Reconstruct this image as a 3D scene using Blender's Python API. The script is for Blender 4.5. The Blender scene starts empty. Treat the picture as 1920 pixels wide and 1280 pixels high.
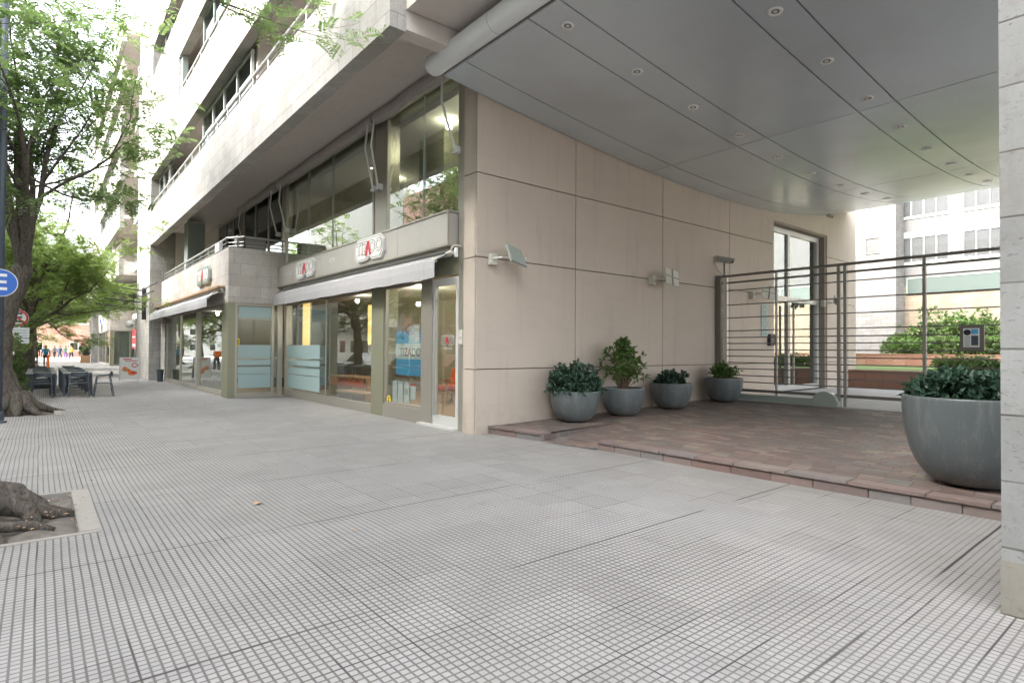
import bpy, bmesh, math, random
import numpy as np
from mathutils import Vector, Matrix, noise as mnoise
random.seed(7)
SC = bpy.context.scene
COL = SC.collection
PI = math.pi

# ---------------------------------------------------------------- camera calibration
FPX, HC = 1085.0, 1.6
def _n(v): return v/np.linalg.norm(v)
_D = _n(np.array([2291-960., -(663-640.), -FPX]))
_S = np.array([75-960., -(650-640.), -FPX]); _S = _n(_S-_D*_S.dot(_D)); _U = np.cross(_D, _S)
RM = np.array([_D, _S, _U]); CP = np.array([0, 0, HC])
def on(px, py, X=None, Y=None, Z=None):
    r = RM@np.array([px-960., -(py-640.), -FPX])
    t = (X-CP[0])/r[0] if X is not None else (Y-CP[1])/r[1] if Y is not None else (Z-CP[2])/r[2]
    return Vector(CP+r*t)

# ---------------------------------------------------------------- materials
class NB:
    def __init__(s, name):
        s.mat = bpy.data.materials.new(name); s.mat.use_nodes = True
        s.nt = s.mat.node_tree; s.bs = s.nt.nodes['Principled BSDF']; s.out = s.nt.nodes['Material Output']
        s.L = s.nt.links
    def n(s, t, **k):
        nd = s.nt.nodes.new(t)
        for a, b in k.items(): setattr(nd, a, b)
        return nd
    def put(s, sock, v):
        if v is None: return
        if isinstance(v, bpy.types.NodeSocket): s.L.new(v, sock)
        else:
            if isinstance(v, (tuple, list)) and len(v) == 3 and sock.type == 'RGBA': v = (*v, 1)
            sock.default_value = v
    def m(s, op, a, b=None, c=None, clamp=False):
        nd = s.n('ShaderNodeMath', operation=op, use_clamp=clamp)
        s.put(nd.inputs[0], a); s.put(nd.inputs[1], b)
        if c is not None: s.put(nd.inputs[2], c)
        return nd.outputs[0]
    def mr(s, v, a, b, c=0., d=1.):
        nd = s.n('ShaderNodeMapRange'); 
        for i, x in enumerate((v, a, b, c, d)): s.put(nd.inputs[i], x)
        return nd.outputs[0]
    def mix(s, f, a, b, t='MIX'):
        nd = s.n('ShaderNodeMixRGB', blend_type=t)
        s.put(nd.inputs[0], f); s.put(nd.inputs[1], a); s.put(nd.inputs[2], b)
        return nd.outputs[0]
    def pos(s):
        g = s.n('ShaderNodeNewGeometry'); x = s.n('ShaderNodeSeparateXYZ'); s.L.new(g.outputs['Position'], x.inputs[0])
        return g.outputs['Position'], x.outputs[0], x.outputs[1], x.outputs[2]
    def obj(s):
        return s.n('ShaderNodeTexCoord').outputs['Object']
    def noise(s, vec, sc, det=4, rough=.55, dist=0.):
        nd = s.n('ShaderNodeTexNoise'); s.put(nd.inputs['Vector'], vec)
        s.put(nd.inputs['Scale'], float(sc)); s.put(nd.inputs['Detail'], float(det)); s.put(nd.inputs['Roughness'], rough); s.put(nd.inputs['Distortion'], dist)
        return nd.outputs['Fac']
    def scale(s, vec, sc):
        nd = s.n('ShaderNodeMapping'); s.put(nd.inputs['Vector'], vec); nd.inputs['Scale'].default_value = sc
        return nd.outputs[0]
    def comb(s, a, b, c=0.):
        nd = s.n('ShaderNodeCombineXYZ'); s.put(nd.inputs[0], a); s.put(nd.inputs[1], b); s.put(nd.inputs[2], c)
        return nd.outputs[0]
    def wn(s, vec):
        nd = s.n('ShaderNodeTexWhiteNoise'); s.put(nd.inputs['Vector'], vec); return nd.outputs['Value']
    def bump(s, h, st=.3, d=.01):
        nd = s.n('ShaderNodeBump'); s.put(nd.inputs['Height'], h); nd.inputs['Strength'].default_value = st; nd.inputs['Distance'].default_value = d
        s.L.new(nd.outputs[0], s.bs.inputs['Normal'])
    def fin(s, col=None, rough=None, metal=None, spec=None):
        s.put(s.bs.inputs['Base Color'], col); s.put(s.bs.inputs['Roughness'], rough)
        s.put(s.bs.inputs['Metallic'], metal); s.put(s.bs.inputs['Specular IOR Level'], spec)
        return s.mat
    def edge(s, v, size):      # distance (in metres) to the nearest multiple of size
        f = s.m('FRACT', s.m('DIVIDE', v, size))
        return s.m('MULTIPLY', s.m('SUBTRACT', .5, s.m('ABSOLUTE', s.m('SUBTRACT', f, .5))), size)
    def brick(s, u, v, w, h, shift=.5, rnd=0.):
        row = s.m('FLOOR', s.m('DIVIDE', v, h))
        off = s.m('MULTIPLY', s.m('FRACT', s.m('MULTIPLY', row, shift)), w)
        if rnd: off = s.m('ADD', off, s.m('MULTIPLY', s.wn(s.comb(row, 3.7)), rnd*w))
        u2 = s.m('ADD', u, off)
        col = s.m('FLOOR', s.m('DIVIDE', u2, w))
        return s.wn(s.comb(col, row)), s.m('MINIMUM', s.edge(u2, w), s.edge(v, h)), s.wn(s.comb(col, row, 5.3))

def flat(name, col, rough=.6, metal=0., var=.06, sc=30., spec=None, bump=0.):
    b = NB(name); o = b.obj(); n = b.noise(o, sc)
    c = b.mix(n, tuple(x*(1-var*1.5) for x in col), tuple(min(1, x*(1+var*1.5)) for x in col))
    if bump: b.bump(n, bump, .004)
    return b.fin(c, rough, metal, spec)

def stone_cladding(name, base=(.42, .405, .38), w=.62, h=.36, joint=.004):
    b = NB(name); P, x, y, z = b.pos()
    u = b.m('ADD', x, y)
    r, d, r2 = b.brick(u, z, w, h, .5, 0.25)
    c = b.mix(r, tuple(v*.84 for v in base), tuple(min(v*1.12, .9) for v in base))
    c = b.mix(b.m('MULTIPLY', b.m('GREATER_THAN', r2, .82), .5), c, (base[0]*.86, base[1]*.80, base[2]*.70))
    big = b.noise(P, .9, 5, .6); c = b.mix(b.mr(big, .42, .7, 0, .6), c, (base[0]*.62, base[1]*.60, base[2]*.57))
    streak = b.noise(b.scale(P, (3.5, 3.5, .35)), 2.0, 5, .65); c = b.mix(b.mr(streak, .52, .8, 0, .5), c, (base[0]*.5, base[1]*.48, base[2]*.45))
    por = b.noise(b.scale(P, (1, 1, 2.2)), 24, 5, .7); pm = b.m('MULTIPLY', b.mr(por, .57, .64, 0, .85), b.mr(b.noise(P, 3.0, 3), .40, .6, .25, 1))
    c = b.mix(pm, c, (base[0]*.42, base[1]*.39, base[2]*.35))
    mot = b.noise(P, 5.5, 6, .75, .4); c = b.mix(b.mr(mot, .50, .68, 0, .45), c, (base[0]*.58, base[1]*.54, base[2]*.49))
    fine = b.noise(P, 60, 3, .6); c = b.mix(b.mr(fine, .3, .7, 0, .22), c, (base[0]*.7, base[1]*.7, base[2]*.7))
    jm = b.mr(d, joint*.8, joint*1.7, 1, 0)
    jm = b.m('MULTIPLY', jm, b.mr(b.noise(P, 2.2, 2), .3, .6, .35, 1.))
    c = b.mix(b.m('MULTIPLY', jm, .9), c, (base[0]*.26, base[1]*.22, base[2]*.18))
    b.bump(b.m('SUBTRACT', 1., b.m('MAXIMUM', jm, pm)), .5, .006)
    return b.fin(c, .78)

M = {}
M['stone'] = stone_cladding('travertine_cladding')
M['stone_plinth'] = stone_cladding('dirty_plinth_stone', (.29, .275, .235), 1.2, .7)
M['stone_bay'] = stone_cladding('blotched_bay_travertine', (.60, .565, .52), .62, .36, .003)
M['stone_pale'] = stone_cladding('pale_stone_cladding', (.60, .585, .56), .5, .25)
M['stone_pillar'] = stone_cladding('pitted_pillar_stone', (.275, .28, .272), .80, .405, .005)
M['stone_beige'] = stone_cladding('beige_stone_wall', (.25, .205, .15), .5, .25)

def mk_plaster(name, col, grain=.10):
    b = NB(name); P, x, y, z = b.pos()
    c = b.mix(b.noise(P, 1.1, 4), tuple(v*.92 for v in col), tuple(v*1.06 for v in col))
    c = b.mix(b.mr(b.noise(P, 210, 2, .7), .3, .7), tuple(v*(1-grain) for v in col), c)
    st = b.noise(b.scale(P, (2.5, 2.5, .25)), 2.2, 5, .6); c = b.mix(b.mr(st, .52, .76, 0, .42), c, tuple(v*.70 for v in col))
    low = b.m('MULTIPLY', b.mr(z, .75, .1, 0, 1), b.mr(b.noise(P, 3.5, 5, .65), .35, .75)); c = b.mix(b.m('MULTIPLY', low, .6), c, tuple(v*.6 for v in col))
    isl = b.n('ShaderNodeNewGeometry').outputs['Random Per Island']; c = b.mix(b.m('MULTIPLY', isl, .10), c, tuple(v*.55 for v in col))
    c = b.mix(b.mr(b.noise(b.scale(P, (.6, .6, 1.6)), 1.6, 6, .7), .5, .8, 0, .28), c, tuple(v*.66 for v in col))
    hl = b.edge(z, .53); c = b.mix(b.m('MULTIPLY', b.mr(hl, .002, .006, 1, 0), b.mr(b.noise(P, .8, 2), .5, .6, 0, .22)), c, tuple(v*.62 for v in col))
    b.bump(b.noise(P, 160, 3, .7), .35, .002)
    return b.fin(c, .85)
M['wall'] = mk_plaster('taupe_wall_panel', (.555, .48, .405))
M['joint'] = flat('dark_joint', (.15, .115, .09), .9)
M['soffit'] = mk_plaster('brown_grey_soffit', (.70, .64, .59), .12)
M['cream_court'] = mk_plaster('grey_court_render', (.13, .13, .128), .03)
M['stone_court'] = stone_cladding('court_white_stone', (.23, .225, .216), .5, .25)
M['reveal'] = flat('brown_reveal', (.30, .25, .21), .8)
M['cream'] = mk_plaster('cream_render', (.48, .475, .465), .04)
M['interior'] = flat('interior_wall', (.62, .57, .47), .8)
M['ceiling_in'] = flat('interior_ceiling', (.66, .64, .58), .8)
M['wood'] = flat('oak_furniture', (.42, .25, .13), .45, var=.15, sc=8)
M['woodfloor'] = flat('wood_floor', (.42, .28, .16), .35, var=.15, sc=5)
M['orange'] = flat('orange_upholstery', (.62, .12, .025), .75)
M['frame'] = flat('champagne_aluminium', (.40, .375, .32), .38, .55, var=.05)
M['olive'] = flat('olive_aluminium', (.27, .27, .19), .5, .35, var=.06)
M['frame_pale'] = flat('pale_aluminium', (.66, .66, .63), .4, .3)
M['frame_green'] = flat('grey_green_metal', (.33, .38, .34), .5, .2)
M['rail'] = flat('brushed_steel_rail', (.47, .46, .43), .38, .7)
M['gate'] = flat('dark_steel_gate', (.20, .185, .165), .45, .5)
M['gate_lt'] = flat('grey_steel_gate', (.33, .33, .31), .45, .5)
M['black'] = flat('black_metal', (.03, .033, .038), .45, .2)
M['chair'] = flat('charcoal_metal', (.075, .09, .11), .42, .3)
M['white'] = flat('white_paint', (.74, .74, .72), .5)
M['offwhite'] = flat('off_white_plastic', (.60, .58, .50), .5)
M['red'] = flat('red_enamel', (.55, .03, .04), .5)
M['blue'] = flat('blue_enamel', (.02, .12, .50), .45)
M['polegrey'] = flat('blue_grey_pole', (.075, .095, .12), .45, .3)
M['yellow'] = flat('yellow_sticker', (.80, .62, .02), .6)
M['skyblue'] = flat('sky_blue_poster', (.10, .42, .72), .5)
M['paper'] = flat('paper', (.72, .76, .76), .6, var=.02)
M['sign'] = flat('grey_sign_panel', (.48, .46, .42), .45, .35, var=.05, sc=3)
M['plastic_o'] = flat('orange_plastic', (.80, .17, .02), .45)
M['soil'] = flat('potting_soil', (.045, .032, .022), .95, var=.3, sc=60, bump=.6)
M['curtain'] = flat('grey_curtain', (.26, .29, .30), .8)
M['blind'] = flat('white_blind', (.36, .37, .37), .7)
M['tyre'] = flat('tyre_rubber', (.03, .03, .032), .8)
M['brick_red'] = None

def mk_awning():
    b = NB('grey_awning_canvas'); P, x, y, z = b.pos()
    c = b.mix(b.noise(b.scale(P, (1, 6, .5)), 2.2, 4, .6), (.40, .395, .40), (.48, .475, .475))
    seam = b.edge(y, 1.45); c = b.mix(b.m('MULTIPLY', b.mr(seam, .006, .014, 1, 0), .35), c, (.22, .22, .22))
    b.bump(b.noise(b.scale(P, (1, 3, .3)), 5, 3), .5, .02)
    return b.fin(c, .85)
M['awning'] = mk_awning()
M['awning2'] = flat('beige_rolled_canvas', (.40, .36, .33), .85, var=.12, sc=4)

def mk_glass(name, tint=(.72, .80, .76), base=.10, gloss=(.93, .97, .96), rough=0.0):
    b = NB(name); nt = b.nt; nt.nodes.remove(b.bs)
    tr = b.n('ShaderNodeBsdfTransparent'); tr.inputs[0].default_value = (*tint, 1)
    gl = b.n('ShaderNodeBsdfGlossy'); gl.inputs[0].default_value = (*gloss, 1); gl.inputs['Roughness'].default_value = rough
    lw_ = b.n('ShaderNodeLayerWeight'); lw_.inputs[0].default_value = .5
    f = b.m('ADD', b.m('MULTIPLY', b.m('POWER', lw_.outputs['Facing'], 4.), .75), base*.6, clamp=True)
    mx = b.n('ShaderNodeMixShader'); b.L.new(f, mx.inputs[0]); b.L.new(tr.outputs[0], mx.inputs[1]); b.L.new(gl.outputs[0], mx.inputs[2])
    b.L.new(mx.outputs[0], b.out.inputs['Surface']); return b.mat
M['glass'] = mk_glass('shop_glass', (.88, .91, .89), base=.22)
M['glass_up'] = mk_glass('upper_shop_glass', (.78, .84, .78), .62)
M['glass_dark'] = mk_glass('flat_window_glass', (.22, .28, .27), .12)
M['glass_door'] = mk_glass('lobby_door_glass', (.6, .63, .62), .75)

def mk_frost():
    b = NB('frosted_film'); b.nt.nodes.remove(b.bs)
    df = b.n('ShaderNodeBsdfDiffuse'); df.inputs[0].default_value = (.62, .76, .76, 1)
    tl = b.n('ShaderNodeBsdfTranslucent'); tl.inputs[0].default_value = (.45, .62, .62, 1)
    tr = b.n('ShaderNodeBsdfTransparent'); tr.inputs[0].default_value = (.75, .85, .85, 1)
    a = b.n('ShaderNodeMixShader'); a.inputs[0].default_value = .35; b.L.new(df.outputs[0], a.inputs[1]); b.L.new(tl.outputs[0], a.inputs[2])
    c = b.n('ShaderNodeMixShader'); c.inputs[0].default_value = .22; b.L.new(a.outputs[0], c.inputs[1]); b.L.new(tr.outputs[0], c.inputs[2])
    b.L.new(c.outputs[0], b.out.inputs['Surface']); return b.mat
M['glass_clear'] = mk_glass('clear_window_glass', (.90, .91, .92), .10)
M['teal_glass'] = flat('teal_window_glass', (.10, .125, .115), .12, .1, var=.03)
M['frost'] = mk_frost()

def mk_emit(name, col, st):
    b = NB(name); b.put(b.bs.inputs['Base Color'], col); b.put(b.bs.inputs['Emission Color'], col); b.bs.inputs['Emission Strength'].default_value = st; return b.mat
M['glow'] = mk_emit('yellow_light_strip', (1., .66, .22), .20)
M['spot'] = mk_emit('ceiling_spot_bulb', (1., .80, .5), 5.)

def mk_canopy():
    b = NB('metallic_canopy_panel'); P, x, y, z = b.pos()
    n = b.noise(P, 90, 2, .6); n2 = b.noise(P, .6, 3)
    c = b.mix(b.mr(n, .3, .7), (.62, .68, .73), (.71, .77, .81))
    c = b.mix(b.mr(n2, .4, .7, 0, .30), c, (.42, .41, .41)); c = b.mix(b.m('MULTIPLY', b.n('ShaderNodeNewGeometry').outputs['Random Per Island'], .18), c, (.40, .40, .42))
    b.bump(b.noise(P, .9, 2), .05, .02)
    return b.fin(c, .26, .35)
M['canopy'] = mk_canopy()
def mk_tube():
    b = NB('canopy_edge_tube'); P, x, y, z = b.pos()
    c = b.mix(b.noise(P, 3, 4), (.80, .82, .83), (.86, .87, .87))
    c = b.mix(b.mr(b.edge(y, 2.35), .004, .010, .7, 0), c, (.3, .3, .3))
    return b.fin(c, .5, .0)
M['tube'] = mk_tube()

def mk_pavement():
    b = NB('grooved_pavement_tile'); P, x, y, z = b.pos()
    wx = b.m('ADD', x, b.m('MULTIPLY', b.m('SUBTRACT', b.noise(P, .35, 2), .5), .05))
    wy = b.m('ADD', y, b.m('MULTIPLY', b.m('SUBTRACT', b.noise(P, .31, 2), .5), .05))
    T, g = .4, .05
    tx = b.m('FLOOR', b.m('DIVIDE', wx, T)); ty = b.m('FLOOR', b.m('DIVIDE', wy, T))
    r = b.wn(b.comb(tx, ty)); r3 = b.wn(b.comb(b.m('FLOOR', b.m('DIVIDE', wx, 1.6)), b.m('FLOOR', b.m('DIVIDE', wy, 2.0))))
    ex, ey = b.edge(wx, g), b.edge(wy, g)
    wear = b.mr(b.noise(P, .28, 3), .38, .62, .7, 1.)
    gx = b.mr(ex, .0042, .0070, 1, 0); gy = b.mr(ey, .0042, .0072, 1, 0)
    near = b.mr(x, 3.4, 6.2, 1., .55)
    gm = b.m('MULTIPLY', b.m('MAXIMUM', gx, gy), b.m('MULTIPLY', wear, near))
    cg = b.wn(b.comb(b.m('FLOOR', b.m('DIVIDE', wx, g)), b.m('FLOOR', b.m('DIVIDE', wy, g))))
    base = b.mix(r, (.27, .259, .244), (.33, .318, .302))
    base = b.mix(b.m('MULTIPLY', cg, .35), base, (.25, .242, .232))
    base = b.mix(b.m('MULTIPLY', b.m('GREATER_THAN', r3, .80), .12), base, (.48, .46, .42))
    base = b.mix(b.mr(b.noise(P, .45, 5, .6), .48, .72, 0, .5), base, (.31, .305, .31))
    base = b.mix(b.mr(b.noise(P, 1.7, 6, .7), .5, .72, 0, .6), base, (.21, .205, .20))
    base = b.mix(b.mr(b.noise(P, 14, 4, .7), .62, .74, 0, .35), base, (.17, .165, .155))
    base = b.mix(b.mr(b.noise(P, 130, 2, .6), .3, .7, 0, .35), base, (.27, .267, .263))
    vo = b.n('ShaderNodeTexVoronoi'); b.put(vo.inputs['Vector'], P); vo.inputs['Scale'].default_value = 1.7
    base = b.mix(b.m('MULTIPLY', b.mr(vo.outputs['Distance'], .018, .03, 1, 0), .55), base, (.09, .088, .085))
    vo2 = b.n('ShaderNodeTexVoronoi'); b.put(vo2.inputs['Vector'], P); vo2.inputs['Scale'].default_value = 4.1
    base = b.mix(b.m('MULTIPLY', b.mr(vo2.outputs['Distance'], .03, .05, 1, 0), .30), base, (.14, .13, .12))
    jn = b.m('MULTIPLY', b.m('MAXIMUM', b.mr(b.edge(wx, T), .003, .007, 1, 0), b.mr(b.edge(wy, T), .003, .007, 1, 0)), b.mr(b.noise(P, .8, 3), .48, .56))
    jl = b.m('MULTIPLY', b.mr(b.edge(b.m('ADD', wy, .7), 2.0), .006, .014, 1, 0), b.mr(b.noise(P, .5, 3), .40, .48))
    groove = b.mix(b.noise(P, 2.5, 3), (.045, .043, .042), (.10, .085, .075))
    c = b.mix(b.m('MULTIPLY', gm, .94), base, groove)
    c = b.mix(b.m('MAXIMUM', b.m('MULTIPLY', jn, .85), jl), c, (.04, .036, .033))
    b.bump(b.m('SUBTRACT', b.m('MULTIPLY', b.noise(P, 90, 3), .25), b.m('MAXIMUM', gm, jl)), .6, .004)
    return b.fin(c, .72)
M['pave'] = mk_pavement()

def mk_porphyry():
    b = NB('porphyry_paving'); P, x, y, z = b.pos()
    wx = b.m('ADD', x, b.m('MULTIPLY', b.m('SUBTRACT', b.noise(P, 2.2, 2), .5), .09))
    wy = b.m('ADD', y, b.m('MULTIPLY', b.m('SUBTRACT', b.noise(P, 1.8, 2), .5), .09))
    r, d, r2 = b.brick(wy, wx, .27, .135, .37, .8)
    cr = b.n('ShaderNodeValToRGB'); b.L.new(r, cr.inputs[0]); e = cr.color_ramp
    e.interpolation = 'CONSTANT'
    for i, (p, c_) in enumerate([(0, (.135, .085, .075)), (.22, (.185, .12, .10)), (.42, (.155, .12, .105)), (.6, (.22, .155, .13)), (.74, (.17, .165, .155)), (.87, (.255, .205, .17)), (.95, (.28, .235, .16))]):
        el = e.elements[i] if i < 2 else e.elements.new(p)
        el.position = p; el.color = (*c_, 1)
    c = b.mix(b.noise(P, 6, 5, .65), cr.outputs[0], b.mix(.5, cr.outputs[0], (.13, .118, .11)))
    c = b.mix(b.mr(b.noise(P, .7, 4), .45, .7, 0, .7), c, (.10, .088, .082))
    jm = b.mr(d, .003, .009, 1, 0); c = b.mix(b.m('MULTIPLY', jm, .75), c, (.075, .062, .052))
    b.bump(b.m('ADD', b.m('SUBTRACT', 1., jm), b.m('ADD', b.m('MULTIPLY', r2, .7), b.m('MULTIPLY', b.noise(P, 25, 4), .5))), .7, .008)
    return b.fin(c, .62)
M['porphyry'] = mk_porphyry()
def mk_island(name, cols, rough=.65, sc=9):
    b = NB(name); P, x, y, z = b.pos()
    g = b.n('ShaderNodeNewGeometry'); cr = b.n('ShaderNodeValToRGB'); b.L.new(g.outputs['Random Per Island'], cr.inputs[0]); e = cr.color_ramp
    for i, c_ in enumerate(cols):
        p = i/(len(cols)-1); el = e.elements[i] if i < 2 else e.elements.new(p)
        el.position = p; el.color = (*c_, 1)
    n = b.noise(P, sc, 5, .65); c = b.mix(b.mr(n, .4, .75, 0, .6), cr.outputs[0], b.mix(.55, cr.outputs[0], (.11, .10, .09)))
    b.bump(n, .4, .006)
    return b.fin(c, rough)
M['kerbstone'] = mk_island('porphyry_step_stone', [(.20, .13, .115), (.22, .165, .15), (.20, .195, .19), (.17, .11, .10), (.25, .21, .185)])
M['redstone'] = mk_island('red_planter_stone', [(.24, .105, .07), (.30, .16, .11), (.26, .12, .08), (.32, .20, .15)])
M['path'] = flat('pale_path_paving', (.50, .49, .47), .8, var=.1, sc=2)
M['asphalt'] = flat('asphalt', (.12, .12, .12), .9, var=.2, sc=40)
M['kerb'] = flat('granite_kerb', (.32, .32, .31), .8, var=.15, sc=20)
M['lawn'] = flat('lawn_grass', (.10, .15, .035), .9, var=.3, sc=25)
M['concrete'] = flat('worn_concrete_rim', (.30, .28, .25), .85, var=.12, sc=12, bump=.4)
M['dirt'] = flat('tree_pit_earth', (.16, .14, .12), .95, var=.45, sc=9, bump=.9)

def mk_bark():
    b = NB('rough_bark'); P, x, y, z = b.pos()
    n = b.noise(b.scale(P, (9, 9, 2.2)), 3, 7, .7, .6)
    c = b.mix(b.mr(n, .35, .65), (.045, .036, .03), (.17, .145, .12))
    c = b.mix(b.mr(b.noise(P, 3.5, 4), .55, .7, 0, .5), c, (.12, .13, .09))
    b.bump(n, .95, .03); return b.fin(c, .95)
M['bark'] = mk_bark()
def mk_leaf(name, a, c_, tr=.35, rough=.5):
    b = NB(name); g = b.n('ShaderNodeNewGeometry'); P = g.outputs['Position']
    col = b.mix(g.outputs['Random Per Island'], a, c_)
    col = b.mix(b.mr(b.noise(P, .8, 3), .35, .65), col, b.mix(.5, col, a))
    b.fin(col, rough, None, .3)
    t = b.n('ShaderNodeBsdfTranslucent'); b.L.new(b.mix(.25, col, (.28, .38, .08)), t.inputs[0])
    mx = b.n('ShaderNodeMixShader'); mx.inputs[0].default_value = tr
    b.L.new(b.bs.outputs[0], mx.inputs[1]); b.L.new(t.outputs[0], mx.inputs[2]); b.L.new(mx.outputs[0], b.out.inputs['Surface'])
    return b.mat
M['leaf'] = mk_leaf('tree_leaflets', (.14, .235, .085), (.32, .43, .18), .58)
M['leaf_y'] = mk_leaf('yellow_green_leaflets', (.17, .26, .07), (.36, .46, .14), .5)
M['leaf_dark'] = mk_leaf('dark_shrub_leaves', (.028, .065, .045), (.06, .115, .075), .12, .35)
M['leaf_mid'] = mk_leaf('mid_shrub_leaves', (.06, .12, .03), (.14, .22, .06), .25, .4)
M['leaf_pale'] = mk_leaf('pale_hedge_leaves', (.08, .13, .05), (.20, .27, .10), .35, .5)
M['stem'] = flat('shrub_stem', (.20, .13, .09), .85)

def mk_pot():
    b = NB('glazed_grey_pot'); o = b.obj()
    c = b.mix(b.noise(o, 5, 5, .6), (.095, .115, .120), (.15, .17, .172))
    c = b.mix(b.mr(b.noise(o, 120, 2, .6), .35, .7, 0, .5), c, (.08, .095, .10))
    x = b.n('ShaderNodeSeparateXYZ'); b.L.new(o, x.inputs[0])
    oi = b.n('ShaderNodeObjectInfo').outputs['Random']; c = b.mix(b.m('MULTIPLY', oi, .5), c, (.06, .07, .075)); c = b.mix(b.mr(b.noise(b.scale(o, (4, 4, .8)), 2.5, 5, .7), .5, .7, 0, .55), c, (.20, .21, .20))
    c = b.mix(b.m('MULTIPLY', b.mr(x.outputs[2], .16, 0, 0, 1), b.mr(b.noise(o, 7, 5), .4, .6)), c, (.17, .155, .13))
    b.bump(b.noise(o, 60, 3), .08, .003)
    return b.fin(c, .33)
M['pot'] = mk_pot()
def mk_brickwall():
    b = NB('far_red_brick'); P, x, y, z = b.pos()
    r, d, _ = b.brick(b.m('ADD', x, y), z, .24, .08)
    c = b.mix(r, (.42, .20, .15), (.56, .31, .25)); c = b.mix(b.mr(d, .004, .01, .6, 0), c, (.5, .45, .4))
    c = b.mix(b.mr(b.noise(P, .5, 4), .45, .7, 0, .4), c, (.62, .45, .40)); return b.fin(c, .85)
M['brick_red'] = mk_brickwall()

# ---------------------------------------------------------------- mesh helpers
ORG = {}
class MB:
    def __init__(s): s.v = []; s.f = []; s.mi = []
    def add(s, vs, fs, mi=0):
        o = len(s.v); s.v += [tuple(v) for v in vs]; s.f += [tuple(i+o for i in f) for f in fs]; s.mi += [mi]*len(fs); return s
    def box(s, x0, x1, y0, y1, z0, z1, mi=0):
        if x0 > x1: x0, x1 = x1, x0
        if y0 > y1: y0, y1 = y1, y0
        vs = [(x, y, z) for x in (x0, x1) for y in (y0, y1) for z in (z0, z1)]
        return s.add(vs, [(0, 1, 3, 2), (4, 6, 7, 5), (0, 4, 5, 1), (2, 3, 7, 6), (0, 2, 6, 4), (1, 5, 7, 3)], mi)
    def bar(s, a, b, w, h=None, mi=0):
        a = Vector(a); b = Vector(b); h = h or w; d = (b-a).normalized()
        up = Vector((0, 0, 1)) if abs(d.z) < .95 else Vector((1, 0, 0))
        sx = d.cross(up).normalized()*w/2; sy = sx.cross(d).normalized()*h/2
        vs = [p+q for p in (a, b) for q in (sx+sy, sx-sy, -sx-sy, -sx+sy)]
        return s.add(vs, [(3, 2, 1, 0), (4, 5, 6, 7), (0, 1, 5, 4), (1, 2, 6, 5), (2, 3, 7, 6), (3, 0, 4, 7)], mi)
    def tube(s, pts, r, n=8, mi=0, cap=True):
        pts = [Vector(p) for p in pts]; rr = r if isinstance(r, (list, tuple)) else [r]*len(pts)
        rings = []; ref = None
        for i, p in enumerate(pts):
            d = (pts[min(i+1, len(pts)-1)]-pts[max(i-1, 0)])
            d = d.normalized() if d.length > 1e-9 else Vector((0, 0, 1))
            if ref is None: ref = Vector((0, 0, 1)) if abs(d.z) < .9 else Vector((1, 0, 0))
            a = d.cross(ref).normalized(); b_ = a.cross(d).normalized(); ref = b_
            rings.append([p+(a*math.cos(t)+b_*math.sin(t))*rr[i] for t in [2*PI*k/n for k in range(n)]])
        vs = [v for R_ in rings for v in R_]
        fs = [(i*n+k, i*n+(k+1) % n, (i+1)*n+(k+1) % n, (i+1)*n+k) for i in range(len(pts)-1) for k in range(n)]
        if cap: fs += [tuple(range(n-1, -1, -1)), tuple((len(pts)-1)*n+k for k in range(n))]
        return s.add(vs, fs, mi)
    def lathe(s, prof, c=(0, 0, 0), n=32, mi=0, ax='z', close=True):
        vs = []
        for r, z in prof:
            for k in range(n):
                t = 2*PI*k/n; a, b_ = r*math.cos(t), r*math.sin(t)
                vs.append((c[0]+a, c[1]+b_, c[2]+z) if ax == 'z' else (c[0]+z, c[1]+a, c[2]+b_) if ax == 'x' else (c[0]+a, c[1]+z, c[2]+b_))
        fs = [(i*n+k, i*n+(k+1) % n, (i+1)*n+(k+1) % n, (i+1)*n+k) for i in range(len(prof)-1) for k in range(n)]
        if close: fs += [tuple(range(n-1, -1, -1)), tuple((len(prof)-1)*n+k for k in range(n))]
        return s.add(vs, fs, mi)
    def sheet(s, p, mi=0): return s.add(p, [tuple(range(len(p)))], mi)
    def prism(s, poly, fn, t0, t1, mi=0):   # poly 2d, fn(u,v,t)->xyz
        n = len(poly); vs = [fn(u, v, t0) for u, v in poly]+[fn(u, v, t1) for u, v in poly]
        return s.add(vs, [tuple(range(n-1, -1, -1)), tuple(range(n, 2*n))]+[(i, (i+1) % n, n+(i+1) % n, n+i) for i in range(n)], mi)
    def build(s, name, mat, parent=None, bevel=0., smooth=False, loc=None, fix=True):
        o0 = ORG.get(parent.name, Vector((0, 0, 0))) if parent else Vector(loc or (0, 0, 0))
        me = bpy.data.meshes.new(name)
        me.from_pydata([(v[0]-o0.x, v[1]-o0.y, v[2]-o0.z) for v in s.v], [], s.f)
        mats = mat if isinstance(mat, (list, tuple)) else [mat]
        for m_ in mats: me.materials.append(M[m_] if isinstance(m_, str) else m_)
        if len(mats) > 1: me.polygons.foreach_set('material_index', s.mi)
        if fix:
            bm = bmesh.new(); bm.from_mesh(me); bmesh.ops.recalc_face_normals(bm, faces=bm.faces)
            if bevel: bmesh.ops.bevel(bm, geom=[e for e in bm.edges if e.is_manifold and e.calc_face_angle(0) > .6], offset=bevel, segments=2, affect='EDGES', clamp_overlap=True)
            bm.to_mesh(me); bm.free()
        if smooth: me.shade_smooth() if hasattr(me, 'shade_smooth') else None
        me.update()
        ob = bpy.data.objects.new(name, me); COL.objects.link(ob)
        if parent: ob.parent = parent
        else: ob.location = o0
        ORG[ob.name] = o0
        return ob

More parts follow.
